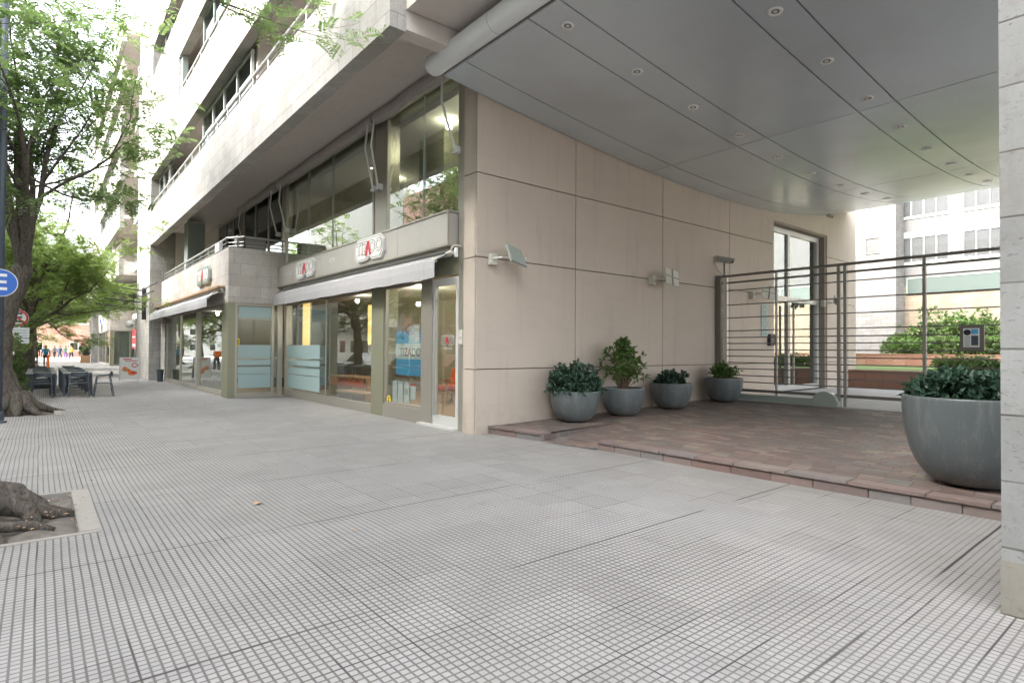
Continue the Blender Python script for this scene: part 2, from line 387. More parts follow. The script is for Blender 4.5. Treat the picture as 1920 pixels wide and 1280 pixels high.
def tag(o, label=None, cat=None, group=None, kind=None):
    if label: o['label'] = label
    if cat: o['category'] = cat
    if group: o['group'] = group
    if kind: o['kind'] = kind
    return o
def thing(name, label, cat, loc=(0, 0, 0), group=None):
    e = bpy.data.objects.new(name, None); e.location = loc; e.empty_display_size = .2; COL.objects.link(e); ORG[e.name] = Vector(loc)
    return tag(e, label, cat, group)
def struct(name, mb, mat, **k): return tag(mb.build(name, mat, None, **k), kind='structure')
def copy_tree(o, parent=None):
    c = o.copy(); COL.objects.link(c)
    for k in ('label',):
        pass
    if parent: c.parent = parent
    ORG[c.name] = ORG.get(o.name, Vector((0, 0, 0)))
    for ch in list(o.children): copy_tree(ch, c)
    return c
def text_obj(txt, mat, parent, origin, udir, size, ext=.004, bold=0., name='lettering', align='CENTER', vdir=(0, 0, 1)):
    cu = bpy.data.curves.new(name, 'FONT'); cu.body = txt; cu.size = size; cu.extrude = ext; cu.offset = bold; cu.align_x = align; cu.align_y = 'CENTER'; cu.resolution_u = 3
    t = bpy.data.objects.new(name, cu); COL.objects.link(t)
    bpy.context.view_layer.update()
    me = bpy.data.meshes.new_from_object(t.evaluated_get(bpy.context.evaluated_depsgraph_get()))
    COL.objects.unlink(t); bpy.data.objects.remove(t)
    u = Vector(udir).normalized(); v = Vector(vdir).normalized(); w = u.cross(v)
    mt = Matrix((u, v, w)).transposed().to_4x4(); mt.translation = Vector(origin)-ORG.get(parent.name, Vector((0, 0, 0)))
    me.transform(mt); me.materials.clear(); me.materials.append(M[mat]); me.name = name
    o = bpy.data.objects.new(name, me); COL.objects.link(o); o.parent = parent; ORG[o.name] = ORG.get(parent.name)
    return o
# ================================================================ GROUND
XF, YE, XB, XT = 6.40, 8.83, 4.62, 4.12
FE = [(-14., 7.35), (1.0, 7.10), (3.2, 7.02), (6.3, 6.96), (7.5, 6.80), (8.83, 6.62)]   # front edge of the terrace: y -> x
def fex(y):
    for (a, xa), (b, xb) in zip(FE, FE[1:]):
        if y <= b: return xa+(xb-xa)*(y-a)/(b-a)
    return FE[-1][1]
def tz(x):       # terrace height
    pts = [(6., .14), (7., .145), (9.8, .19), (14.5, .30), (60, .30)]
    for (a, za), (b, zb) in zip(pts, pts[1:]):
        if x <= b: return za+(zb-za)*(x-a)/(b-a)
    return .3
g = MB(); g.box(-1.5, XF+.3, -14, 130, -.3, 0)
g.add([(XF+.3, -14, 0), (XF+1.0, -14, 0), (XF+1.0, 8.83, 0), (XF+.3, 8.83, 0)], [(0, 1, 2, 3)])
PITS = [(-2.3+1.15, 6.17, 8.12), (-1.15, 17.3, 19.35), (-1.15, 28.4, 30.3), (-1.15, 39.5, 41.4), (-1.15, 50.5, 52.4)]
# pavement top as a sheet of strips with the tree pits left open
g = MB(); ys = [-14.]
PX0, PX1 = -1.15, .44
for _, a, b_ in PITS: ys += [a, b_]
ys.append(130.)
for i in range(len(ys)-1):
    a, b_ = ys[i], ys[i+1]
    if i % 2 == 0: g.sheet([(-1.5, a, 0), (6.4, a, 0), (6.4, b_, 0), (-1.5, b_, 0)])
    else:
        g.sheet([(-1.5, a, 0), (PX0, a, 0), (PX0, b_, 0), (-1.5, b_, 0)]); g.sheet([(PX1, a, 0), (6.4, a, 0), (6.4, b_, 0), (PX1, b_, 0)])
g.sheet([(6.4, -14, 0), (7.4, -14, 0), (7.4, 8.83, 0), (6.4, 8.83, 0)])
struct('pavement', g, 'pave')
g = MB(); g.box(-1.72, -1.5, -60, 130, -.3, .012); struct('kerb', g, 'kerb', bevel=.01)
g = MB(); g.sheet([(-400, -400, -.16), (600, -400, -.16), (600, 800, -.16), (-400, 800, -.16)]); struct('ground', g, 'asphalt')
g = MB(); g.sheet([(-13., -200, -.148), (-1.72, -200, -.148), (-1.72, 400, -.148), (-13, 400, -.148)]); struct('road', g, 'asphalt')
g = MB(); g.sheet([(-9, 130, -.01), (80, 130, -.01), (80, 75, -.01), (6.4, 75, -.01), (6.4, 130, -.012)][:3]+[(-9, 135, -.01)]); 
g = MB(); g.sheet([(-13, 92, .004), (60, 92, .004), (60, 112, .004), (-13, 112, .004)]); struct('plaza', g, 'path')
g = MB(); g.sheet([(-17.5, -60, -.01), (-13, -60, -.01), (-13, 140, -.01), (-17.5, 140, -.01)]); struct('far_pavement', g, 'path')
for k, (_, a, b_) in enumerate(PITS):
    g = MB(); nx, ny = 14, 16
    vs = [(PX0+(PX1-PX0)*i/nx, a+(b_-a)*j/ny, -.07+.09*mnoise.noise(Vector((i*.42+k, j*.42, .3)))) for j in range(ny+1) for i in range(nx+1)]
    g.add(vs, [(j*(nx+1)+i, j*(nx+1)+i+1, (j+1)*(nx+1)+i+1, (j+1)*(nx+1)+i) for j in range(ny) for i in range(nx)])
    struct('tree_pit_earth', g, 'dirt', smooth=True)
    g = MB(); w = .12
    g.box(PX0, PX1, a, a+w*.6, -.25, .006); g.box(PX0, PX1, b_-w*.6, b_, -.25, .006); g.box(PX0, PX0+w*.6, a+w*.6, b_-w*.6, -.25, .006); g.box(PX1-w*1.3, PX1, a+w*.6, b_-w*.6, -.25, .010)
    struct('tree_pit_rim', g, 'concrete', bevel=.008)
# terrace with a ramp let into it, all one paved sheet
RY0, RY1 = 6.35, 7.52
g = MB()
def strip(ya, yb, xs, zf):
    n = len(xs(ya)); vs = [(x, ya, zf(x)) for x in xs(ya)]+[(x, yb, zf(x)) for x in xs(yb)]
    g.add(vs, [(i, i+1, n+i+1, n+i) for i in range(n-1)])
def xs_full(y): x0 = fex(y)+.20; return [x0]+[x0+(14.5-x0)*t for t in (.1, .25, .4, .6, .8)]+[14.5]
for ya, yb in [(-14, 1), (1, 3.2), (3.2, RY0)]: strip(ya, yb, xs_full, tz)
strip(RY1, YE, xs_full, tz)
strip(RY0, RY1, lambda y: [fex(y)-.02, 9.1, 11, 13, 14.5], lambda x: tz(x) if x > 8.9 else .004+(tz(9.1)-.004)*(x-6.8)/(9.1-6.8))
for y in (RY0, RY1):
    x0 = fex(y); g.add([(x0+.02, y, 0), (9.1, y, 0), (9.1, y, tz(9.1)), (x0+.02, y, tz(x0)-.03)], [(0, 1, 2, 3)])
struct('terrace', g, 'porphyry')
g = MB(); rnd = random.Random(3)
def step(ya, yb):
    y = ya
    while y < yb-.01:
        l = min(rnd.uniform(.42, .78), yb-y); l = yb-y if yb-y-l < .2 else l
        xa, xb = fex(y+.004), fex(y+l-.004); z0 = tz(7)+rnd.uniform(-.003, .003)
        vs = [(xa-.02, y+.004, z0-.038), (xb-.02, y+l-.004, z0-.038), (xb+.24, y+l-.004, z0-.038), (xa+.24, y+.004, z0-.038)]
        vs += [(p[0], p[1], z0+.004) for p in vs]
        g.add(vs, [(3, 2, 1, 0), (4, 5, 6, 7), (0, 1, 5, 4), (1, 2, 6, 5), (2, 3, 7, 6), (3, 0, 4, 7)]); y += l
    y = ya
    while y < yb-.01:
        l = min(rnd.uniform(.3, .62), yb-y); l = yb-y if yb-y-l < .15 else l
        xa, xb = fex(y+.003), fex(y+l-.003); o = rnd.uniform(0, .006)
        vs = [(xa+o, y+.003, -.05), (xb+o, y+l-.003, -.05), (xb+.2, y+l-.003, -.05), (xa+.2, y+.003, -.05)]
        vs += [(p[0], p[1], .105) for p in vs]
        g.add(vs, [(3, 2, 1, 0), (4, 5, 6, 7), (0, 1, 5, 4), (1, 2, 6, 5), (2, 3, 7, 6), (3, 0, 4, 7)]); y += l
step(-6, RY0); step(RY1, YE-.005)
struct('terrace_step', g, 'kerbstone', bevel=.006)
g = MB(); g.sheet([(14.5, -20, .30), (23.2, -20, .30), (23.2, 8.9, .30), (14.5, 8.9, .30)]); struct('courtyard_path', g, 'path')
g = MB(); g.box(14.3, 14.5, -6, 8.8, .2, .312); struct('gate_sill', g, 'kerb')
g = MB(); g.sheet([(23.6, -20, .93), (33, -20, .93), (33, 30, .93), (23.6, 30, .93)]); struct('lawn', g, 'lawn')
# ================================================================ APARTMENT BUILDING
ZF = [(6.60, 8.28), (9.90, 11.55), (13.15, 14.80), (16.4, 18.05), (19.65, 21.3), (22.9, 24.6)]
def windows(bl, X, y0, y1, z0, z1, n, fr='frame', gl='glass_dark', blind=0., facing='x'):
    """one framed window on the plane X; panes are its sub-part"""
    f = MB(); t = .06
    f.box(X-.03, X+.06, y0, y1, z0, z0+t); f.box(X-.03, X+.06, y0, y1, z1-t, z1)
    for i in range(n+1):
        yc = y0+(y1-y0)*i/n; a = max(y0, yc-t/2); b_ = min(y1, yc+t/2); 
        if i == 0: b_ = y0+t
        if i == n: a = y1-t
        f.box(X-.027, X+.057, a, b_, z0+t, z1-t)
    w = f.build('window', fr, bl)
    p = MB(); p.box(X+.01, X+.018, y0+t*.5, y1-t*.5, z0+t*.5, z1-t*.5); p.build('pane', 'glass_clear' if blind > .8 else gl, w)
    if blind:
        q = MB(); q.box(X+.10, X+.12, y0+t, y1-t, z1-(z1-z0)*blind, z1-t); q.build('blind', 'blind', w)
    return w
def railing(bl, pts, z, h=.42, mat='rail', rails=2, post=1.25, r=.032):
    g = MB(); g.tube([(x, y, z+h) for x, y in pts], r, 8)
    for k in range(rails): g.tube([(x, y, z+h*(k+1)/(rails+1)*.9) for x, y in pts], r*.45, 6)
    for (xa, ya), (xb, yb) in zip(pts, pts[1:]):
        L_ = math.hypot(xb-xa, yb-ya); n = max(1, int(L_/post))
        for i in range(n+1):
            t = i/n; x, y = xa+(xb-xa)*t, ya+(yb-ya)*t
            g.box(x-.018, x+.018, y-.03, y+.03, z, z+h)
    return g.build('railing', mat, bl)

def module(bl, s, first):
    """one bay of the long facade, shifted by s metres down the street"""
    Y = lambda y: y+s
    # stone tower at the far end of the bay
    g = MB(); g.box(XT, 6.9, Y(33.2), Y(38), 0, 26.2); g.build('stone_wall', 'stone', bl)
    # balcony parapets
    for k, (a, b_) in enumerate(ZF):
        g = MB(); g.box(XT+.004, XT+.29, Y(8.1), Y(33.2), a, b_)
        g.build('balcony_parapet', 'stone', bl)
        g = MB(); g.box(XT+.29, 6.9, Y(8.12), Y(33.2), b_-1.0 if k else 7.35, b_-.75 if k else 7.55)
        if k == 0: g.box(XT+.29, 6.9, Y(8.12), Y(8.42), a+.05, 7.35)
        g.build('balcony_slab', 'soffit', bl)
        railing(bl, [(XT+.14, Y(8.2)), (XT+.14, Y(33.1))], b_, .46, r=.045)
        # glazing and piers behind the balcony
        za, zb = b_-.75, (ZF[k+1][1]-1.0 if k+1 < len(ZF) else 27)
        top = min(zb, ZF[k+1][0]+.02) if k+1 < len(ZF) else 27
        for (ya, yb) in [(8.12, 9.2), (13.0, 13.8), (20.2, 24.8), (30.6, 33.2)]:
            g = MB(); g.box(6.2, 6.5, Y(ya), Y(yb), za, zb); g.build('inner_wall', 'cream', bl)
        for (ya, yb, n) in [(9.2, 13.0, 3), (13.8, 20.2, 4), (24.8, 30.6, 3)]: windows(bl, 6.3, Y(ya), Y(yb), za+.02, zb-.02, n, 'frame_pale', 'glass_dark', .35 if (k+int(ya)) % 2 else 0)
        if k % 2 == 0 and k < 5:       # enclosed winter garden flush with the parapet
            windows(bl, XT+.35, Y(17.0), Y(23.2), b_, top, 4, 'frame_pale', 'glass_dark', .25)
            windows(bl, XT+.35, Y(30.2), Y(33.1), b_, top, 2, 'frame_pale', 'glass_dark', .5)
            for ya in (23.2, 16.8): g = MB(); g.box(XT+.45, 6.2, Y(ya), Y(ya+.2), za, zb); g.build('inner_wall', 'soffit', bl)
        elif k < 5:                    # stone infill towards the tower
            g = MB(); g.box(XT+.008, XT+.29, Y(26.2), Y(33.2), b_, ZF[k+1][0]); g.build('stone_wall', 'stone_pale', bl)
            g = MB(); g.box(XT+.1, XT+.3, Y(25.9), Y(26.2), b_, ZF[k+1][0]); g.build('frame_post', 'frame_green', bl)
            windows(bl, XT+.2, Y(19.4), Y(22.5), b_+.1, ZF[k+1][0], 2, 'frame_green', 'glass_dark', .4)
    # stone bay above the ground floor shop
    g = MB(); g.box(XB, XB+.25, Y(20.0), Y(33.2), 3.07, 4.82); g.box(XB+.25, XF, Y(20.0), Y(20.25), 3.07, 4.82); g.build('bay_parapet', 'stone_bay', bl)
    g = MB(); g.box(XB+.25, XF, Y(20.25), Y(33.2), 3.09, 3.5); g.build('bay_slab', 'cream', bl)
    railing(bl, [(XB+.12, Y(33.1)), (XB+.12, Y(20.7)), (XB+.5, Y(20.12)), (XF, Y(20.12))], 4.82, .40)
    # ground floor glazing of the bay
    g = MB(); g.box(XB, XB+.22, Y(20.0), Y(20.75), 0, 3.07); g.build('corner_post', 'olive', bl)
    g = MB(); g.box(XB+.02, XB+.2, Y(20.75), Y(33.2), 0, .10); g.box(XB+.22, XF, Y(20.02), Y(20.2), 0, .05); g.build('base_plinth', 'frame', bl)
    g = MB(); g.box(XT+.5, XT+.9, Y(31.8), Y(33.2), 2.75, 3.07); g.build('lintel', 'stone_beige', bl)
    g = MB(); g.box(XB-.01, 6.2, Y(31.9), Y(33.2), 0, 2.75); g.build('stone_pier', 'stone', bl)
    for (ya, yb) in [(20.75, 24.7), (25.0, 28.4), (28.4, 31.9)]:
        windows(bl, XB+.08, Y(ya), Y(yb), .10, 3.05, 1, 'frame', 'glass')
    g = MB(); g.box(XB+.02, XB+.2, Y(24.7), Y(25.0), .1, 3.05); g.build('mullion_post', 'frame', bl)
    # recessed glazing above the bay
    for (ya, yb, n) in [(20.3, 25.2, 3), (25.6, 29.5, 3)]: windows(bl, XF, Y(ya), Y(yb), 3.6, 7.2, n, 'frame', 'glass_dark')
    g = MB(); g.box(XF, 6.7, Y(29.5), Y(33.2), 3.5, 7.35); g.build('inner_wall', 'soffit', bl)
    g = MB(); g.box(5.2, XF, Y(33.0), Y(33.19), 3.5, 7.35); g.build('inner_wall', 'soffit', bl)
    g = MB(); g.box(5.0, 5.7, Y(29.0), Y(29.7), 3.5, 7.2); g.box(4.95, 5.05, Y(28.6), Y(28.75), 3.5, 7.3); g.build('duct_column', 'frame_green', bl)
    # link wall between this tower and the next bay
    g = MB(); g.box(5.4, 6.9, Y(38), Y(48.1), 3.2, 26); g.build('link_wall', 'cream', bl)
    windows(bl, 5.3, Y(38.2), Y(47.9), .1, 3.1, 4, 'olive', 'glass')
    g = MB(); g.box(5.36, 6.9, Y(47.9), Y(48.0), 0, 3.18); g.build('link_end_wall', 'interior', bl)
    g = MB(); g.box(5.75, 5.85, Y(38.1), Y(48), 0, 3.2); g.build('link_inner_wall', 'interior', bl)
    for z in (3.9, 7.2, 10.5, 13.7, 17, 20.2):
        windows(bl, 5.3, Y(39), Y(47), z+.3, z+2.6, 4, 'frame_pale', 'glass_dark', .3)
        railing(bl, [(5.1, Y(38.1)), (5.1, Y(47.9))], z, 1.0, 'frame_green', 4, 1.2, .03)
        g = MB(); g.box(4.95, 5.3, Y(38), Y(48), z-.35, z-.02); g.build('balcony_slab', 'cream', bl)

BL = thing('apartment_building', 'long pale stone clad apartment block with stacked balconies over the shops, nearest wing', 'building', (XF, 20, 0))
module(BL, 0, True)
# ------- two storey shop front between the pier and the bay
g = MB()
for a, b_ in [(0, 1.21), (1.23, 3.335), (3.355, 4.935), (4.955, 7.35)]: g.box(6.33, 6.40, 8.86, 9.26, a, b_)
for (x0, x1) in [(6.33, 8.95), (8.97, 12.045), (12.065, 15.16), (15.18, 17.74), (21.6, 24.15)]:
    for a, b_ in [(.0, 1.215), (1.235, 3.335), (3.355, 4.93), (4.95, 7.6)]: g.box(x0, x1, YE, YE+.045, a, b_)
g.box(17.74, 21.6, YE, YE+.045, 5.70, 7.6)
g.build('wall_panel', 'wall', BL)
g = MB(); g.box(6.36, 17.74, YE+.045, 9.24, 0, 7.6); g.box(21.6, 24.12, YE+.045, 9.24, 0, 7.6); g.box(17.74, 21.6, YE+.045, 9.2, 5.72, 7.6); g.build('wall_core', 'joint', BL)
g = MB(); g.box(17.74, 17.80, YE+.045, 9.30, .3, 5.7); g.box(21.50, 21.60, YE+.045, 9.30, .3, 5.7); g.box(17.8, 21.5, YE+.045, 9.3, 5.64, 5.7); g.build('door_reveal', 'reveal', BL)
def yplane_frame(name, x0, x1, z0, z1, Yp, cols, rows, mat, t=.09, dep=.10, par=None):
    g = MB()
    xs = [x0]+cols+[x1]; zs = [z0]+rows+[z1]
    for i, x in enumerate(xs):
        a = x if i == 0 else x-t if i == len(xs)-1 else x-t/2
        g.box(a, a+t, Yp-dep/2, Yp+dep/2, z0, z1)
    for j, z in enumerate(zs):
        a = z if j == 0 else z-t if j == len(zs)-1 else z-t/2
        for i in range(len(xs)-1):
            l = xs[i]+(t if i == 0 else t/2); r_ = xs[i+1]-(t if i == len(xs)-2 else t/2)
            g.box(l, r_, Yp-dep/2+.003, Yp+dep/2-.003, a, a+t)
    return g.build(name, mat, par)
dr = yplane_frame('lobby_door', 17.80, 21.50, .31, 5.62, 9.12, [19.25], [3.32], 'frame_pale', .16, .10, BL)
g = MB(); g.box(17.9, 21.4, 9.13, 9.137, .4, 5.55); g.build('pane', 'glass_door', dr)
g = MB(); g.box(18.98, 19.05, 8.98, 9.03, .5, 3.1); g.box(19.4, 19.46, 8.98, 9.03, .5, 3.1); g.build('handle', 'gate_lt', dr)
g = MB(); g.box(17.6, 21.9, 12, 12.2, 0, 6); g.box(17.6, 21.9, 9.3, 12, .28, .3); g.build('lobby_wall', 'interior', BL)
# shopfront frames: end frame, column cladding, corner frame
g = MB(); g.box(6.38, 6.50, 9.26, 9.50, 0, 7.3); g.build('end_frame', 'frame', BL)
g = MB(); g.box(6.36, 6.75, 12.68, 13.32, 0, 3.1); g.build('shop_column', 'olive', BL)
g = MB(); g.box(6.40, 6.78, 12.72, 13.28, 3.6, 7.3); g.box(6.385, 6.405, 12.62, 12.70, 4.3, 7.3); g.box(6.385, 6.405, 13.30, 13.38, 4.3, 7.3); g.build('upper_column', 'frame', BL)
g = MB(); g.box(6.38, 6.6, 19.9, 20.0, 0, 3.1); g.box(6.38, 6.6, 20.02, 20.25, 3.6, 7.3); g.build('corner_frame', 'frame', BL)
g = MB(); g.box(6.42, 6.9, 9.5, 19.98, 3.1, 4.2); g.build('sign_backing', 'olive', BL)
g = MB(); g.box(6.36, 6.52, 10.9, 12.68, .0, .30); g.box(6.36, 6.52, 13.32, 19.9, .0, .12); g.box(6.37, 6.5, 13.32, 19.9, .12, .17); g.build('sill', 'frame', BL)
g = MB(); g.box(6.26, 6.52, 9.5, 10.9, -.01, .045); g.build('door_threshold', 'frame_pale', BL)
w = windows(BL, 6.42, 10.9, 12.68, .30, 3.08, 1, 'frame', 'glass')
w = windows(BL, 6.42, 13.32, 19.9, .17, 3.08, 1, 'frame', 'glass')
g = MB(); g.box(6.405, 6.425, 16.40, 16.412, .2, 3.05); g.build('glass_joint', 'frame_green', w)
wu = windows(BL, 6.42, 9.5, 12.66, 4.2, 7.2, 1, 'frame', 'glass_up')
g = MB(); g.box(6.405, 6.425, 10.93, 10.942, 4.2, 7.15); g.build('glass_joint', 'frame_green', wu)
wu = windows(BL, 6.42, 13.34, 20.0, 4.2, 7.2, 1, 'frame', 'glass_up')
g = MB(); g.box(6.405, 6.425, 16.0, 16.012, 4.2, 7.15); g.box(6.405, 6.425, 17.9, 17.912, 4.2, 7.15); g.build('glass_joint', 'frame_green', wu)
# shop door
g = MB(); g.box(6.36, 6.5, 10.46, 10.9, .05, 3.08); g.build('door_post', 'frame', BL)
g = MB()
for a, b_, c_, d_ in [(9.50, 9.60, .05, 3.05), (10.36, 10.46, .05, 3.05)]: g.box(6.385, 6.455, a, b_, c_, d_)
g.box(6.388, 6.452, 9.60, 10.36, .05, .24); g.box(6.388, 6.452, 9.60, 10.36, 2.90, 3.05)
sd = g.build('shop_door', 'frame_pale', BL)
g = MB(); g.box(6.415, 6.423, 9.58, 10.38, .22, 2.92); g.build('pane', 'glass', sd)
g = MB(); g.tube([(6.31, 10.28, .25), (6.31, 10.28, 2.8)], .022, 10); 
for z in (.5, 2.6): g.tube([(6.31, 10.28, z), (6.40, 10.28, z)], .012, 6)
g.build('handle', 'rail', sd)
# side face of the bay: frosted door
g = MB()
for (a, b_) in [(4.84, 4.92), (5.98, 6.06), (6.18, 6.34)]: g.box(a, b_, 20.03, 20.13, .05, 3.07)
g.box(4.92, 5.98, 20.04, 20.12, .05, .14); g.box(4.92, 5.98, 20.04, 20.12, 2.98, 3.07); g.box(4.92, 5.98, 20.05, 20.11, 2.52, 2.56)
bd = g.build('bay_door', 'frame', BL)
g = MB(); g.box(4.9, 6.2, 20.075, 20.083, .12, 3.0); g.build('pane', 'glass', bd)
# films and stickers
def film(X, y0, y1, bands, par, mat='frost', yface=None):
    g = MB()
    for a, b_ in bands:
        if yface is None: g.box(X, X+.003, y0, y1, a, b_)
        else: g.box(y0, y1, yface, yface+.003, a, b_)
    return g.build('frosted_film', mat, par)
BANDS = [(.30, .74), (.76, .98), (1.05, 1.22), (1.29, 1.70)]
film(6.424, 16.9, 19.8, BANDS, BL)
film(0, 4.95, 5.97, BANDS, BL, yface=20.068)
film(0, 4.95, 5.97, [(2.58, 2.95)], BL, yface=20.068)
# interior of the shop
g = MB(); g.box(6.7, 13.5, 9.3, 24, -.02, .05); g.build('shop_floor', 'woodfloor', BL)
g = MB(); g.box(4.9, 6.7, 20.25, 33, -.02, .05); g.build('shop_floor', 'woodfloor', BL)
g = MB(); g.box(11.5, 11.7, 9.3, 33, .05, 3.4); g.box(6.9, 11.5, 9.26, 9.32, .05, 3.4); g.box(4.9, 11.5, 31.7, 31.85, .05, 3.3); g.build('interior_wall', 'interior', BL)
g = MB(); g.box(6.9, 11.5, 9.3, 33, 3.4, 4.15); g.build('interior_ceiling', 'ceiling_in', BL)
g = MB(); g.box(11.0, 11.2, 9.3, 24, 4.2, 7.3); g.box(6.8, 11, 9.26, 9.32, 4.2, 7.3); g.box(6.8, 11, 20.3, 20.4, 4.2, 7.3); g.build('interior_wall', 'interior', BL)
g = MB(); g.box(6.8, 11.0, 9.3, 20.3, 7.0, 7.3); g.build('interior_ceiling', 'ceiling_in', BL)
g = MB(); g.box(7.6, 8.5, 12.0, 13.2, 4.2, 7.0); g.build('interior_column', 'olive', BL)
g = MB(); g.box(6.5, 6.9, 9.5, 24, 7.3, 7.36); g.box(6.45, 11.2, 9.3, 20.4, 7.36, 7.4); g.build('ceiling_edge', 'soffit', BL)
# mass of the building behind, over the canopy and over the courtyard side
g = MB(); g.box(6.9, 16, 8.2, 33.2, 7.6, 26); g.box(XT+.29, 9, -14, 8.09, 6.95, 9); g.box(6.9, 16, 33.2, 120, 0, 26); g.box(16, 24.1, 9.25, 30, 7.6, 8.5)
g.build('building_core', 'soffit', BL)
g = MB(); g.box(24.1, 24.15, 9.3, 30, .3, 12); g.build('courtyard_side', 'wall', BL)

BL2 = thing('apartment_building', 'far wing of the stone block down the street, half hidden by foliage', 'building', (XF, 60, 0))
module(BL2, 40, False)
g = MB(); n = 60
vs = [(4.95+1.9*i/n, 60.42+.04*math.sin(i*1.9), z) for z in (.05, 3.02) for i in range(n+1)]
g.add(vs, [(i, i+1, n+2+i, n+1+i) for i in range(n)]); g.build('curtain', 'curtain', BL2)
g = MB(); g.box(4.84, 4.92, 60.03, 60.13, .05, 3.07); g.box(6.02, 6.1, 60.03, 60.13, .05, 3.07); g.box(4.92, 6.02, 60.04, 60.12, 2.98, 3.07); fb = g.build('bay_window', 'frame', BL2)
g = MB(); g.box(4.92, 6.85, 60.075, 60.083, .05, 3.0); g.build('pane', 'glass', fb)
windows(BL2, 6.4, 48.1, 60, .1, 3.4, 5, 'frame', 'glass')
g = MB(); g.box(6.6, 6.85, 48.1, 60, 0, 3.5); g.build('inner_wall', 'interior', BL2)
g = MB(); g.box(6.9, 7, 58, 78, 0, 3.2); g.build('curtain', 'curtain', BL2)
g = MB(); g.box(5.6, 5.63, 60.7, 72, .1, 3.0); g.build('curtain', 'curtain', BL2)
# stone pillar at the right
PL = thing('stone_pillar', 'pitted grey stone block pillar at the right edge, beside the big planter', 'pillar', (5.2, -.3, 0))
g = MB(); g.box(4.60, 5.75, -1.6, .865, 0, 6.95); g.build('shaft', 'stone_pillar', PL)
g = MB(); g.box(4.594, 5.756, -1.606, .870, 0, .33); g.build('plinth', 'stone_plinth', PL)
# ================================================================ CANOPY
CO = np.polyfit([4.5, 5.57, 6.3, 8.96, 12.05, 15.17, 17.74, 21.14], [6.66, 6.52, 6.40, 6.15, 5.92, 5.85, 5.95, 6.36], 3)
cz = lambda x: float(np.polyval(CO, x))
CN = thing('entrance_canopy', 'curved metallic grey canopy over the gated entrance', 'canopy', (14, 3, 5.85))
g = MB(); TX = [5.56, 11.45, 16.6, 20.2, 23.35]; LY = [-4.0, 1.15, 1.75, 3.54, 4.14, 5.84, 6.48, 8.14, 8.81]; gp = .011
for xa, xb in zip(TX, TX[1:]):
    n = max(4, int((xb-xa)/.3))
    xs = [xa+gp+(xb-xa-2*gp)*i/n for i in range(n+1)]
    for ya, yb in zip(LY, LY[1:]):
        a, b_ = ya+gp, yb-gp
        vs = [(x, y, cz(x)+dz) for dz in (0, .03) for y in (a, b_) for x in xs]; m = n+1
        fs = [(i, m+i, m+i+1, i+1) for i in range(n)]+[(2*m+i, 2*m+i+1, 3*m+i+1, 3*m+i) for i in range(n)]
        fs += [(i, i+1, 2*m+i+1, 2*m+i) for i in range(n)]+[(m+i, 3*m+i, 3*m+i+1, m+i+1) for i in range(n)]
        fs += [(0, 2*m, 3*m, m), (n, m+n, 3*m+n, 2*m+n)]
        g.add(vs, fs)
g.build('soffit_panel', 'canopy', CN)
g = MB(); n = 40; xs = [5.5+(23.3-5.5)*i/n for i in range(n+1)]
prof = [(x, cz(x)+.035) for x in xs]+[(x, min(cz(x)+.30+.35*math.sin(PI*(x-5.5)/17.8), 6.93)) for x in reversed(xs)]
g.prism(prof, lambda u, v, t: (u, t, v), -4.0, 8.80); g.build('canopy_body', 'gate', CN)
g = MB(); prof = [(.005, -.0)]+[(.175*math.sin(t), .0+.0) for t in ()]
g.lathe([(.06, -.10), (.125, -.085), (.17, -.04), (.185, .0), (.185, 12.9)], (5.39, 0, 6.66), 28, ax='y')
g.v = [(x, 8.86-y, z) for x, y, z in g.v]; g.build('edge_tube', 'tube', CN, smooth=True)
# downlights
ORD = ['first', 'second', 'third', 'fourth', 'fifth', 'sixth', 'seventh', 'eighth', 'ninth']
def downlight(x, y, lab):
    z = cz(x); sl = math.atan(np.polyval(np.polyder(CO), x))
    t = thing('downlight', lab, 'downlight', (x, y, z-.002), 'downlights in two rows under the canopy')
    t.rotation_euler = (0, -sl, 0); return t
protoD = None
DL = [(6.06, 6.16)]+[(6.06+1.63*i, 6.16) for i in range(1, 9)]
def dl_parts(t):
    ORG[t.name] = Vector((0, 0, 0))
    g = MB(); pr = [(.052, -.004), (.070, -.012), (.098, -.012), (.103, 0.001)]
    g.lathe(pr, n=28, close=False); r_ = g.build('trim_ring', 'white', t, smooth=True)
    g = MB(); g.lathe([(.001, -.003), (.048, -.003), (.052, -.0045)], n=24, close=False); g.build('recess', 'black', t)
    g = MB(); g.lathe([(.001, -.016), (.020, -.015), (.031, -.009), (.033, -.003)], n=20, close=False); g.build('bulb_lens', 'offwhite', t, smooth=True)
first = None
for i, (x, y) in enumerate(DL):
    lab = f'{ORD[i]} round downlight from the street in the canopy row nearest the wall'
    t = downlight(x, y, lab)
    if first is None: dl_parts(t); first = t
    else:
        for ch in first.children: copy_tree(ch, t)
for i in range(9):
    x = 6.13+1.63*i; t = downlight(x, 3.84, f'{ORD[i]} round downlight from the street in the canopy row farther from the wall')
    for ch in first.children: copy_tree(ch, t)
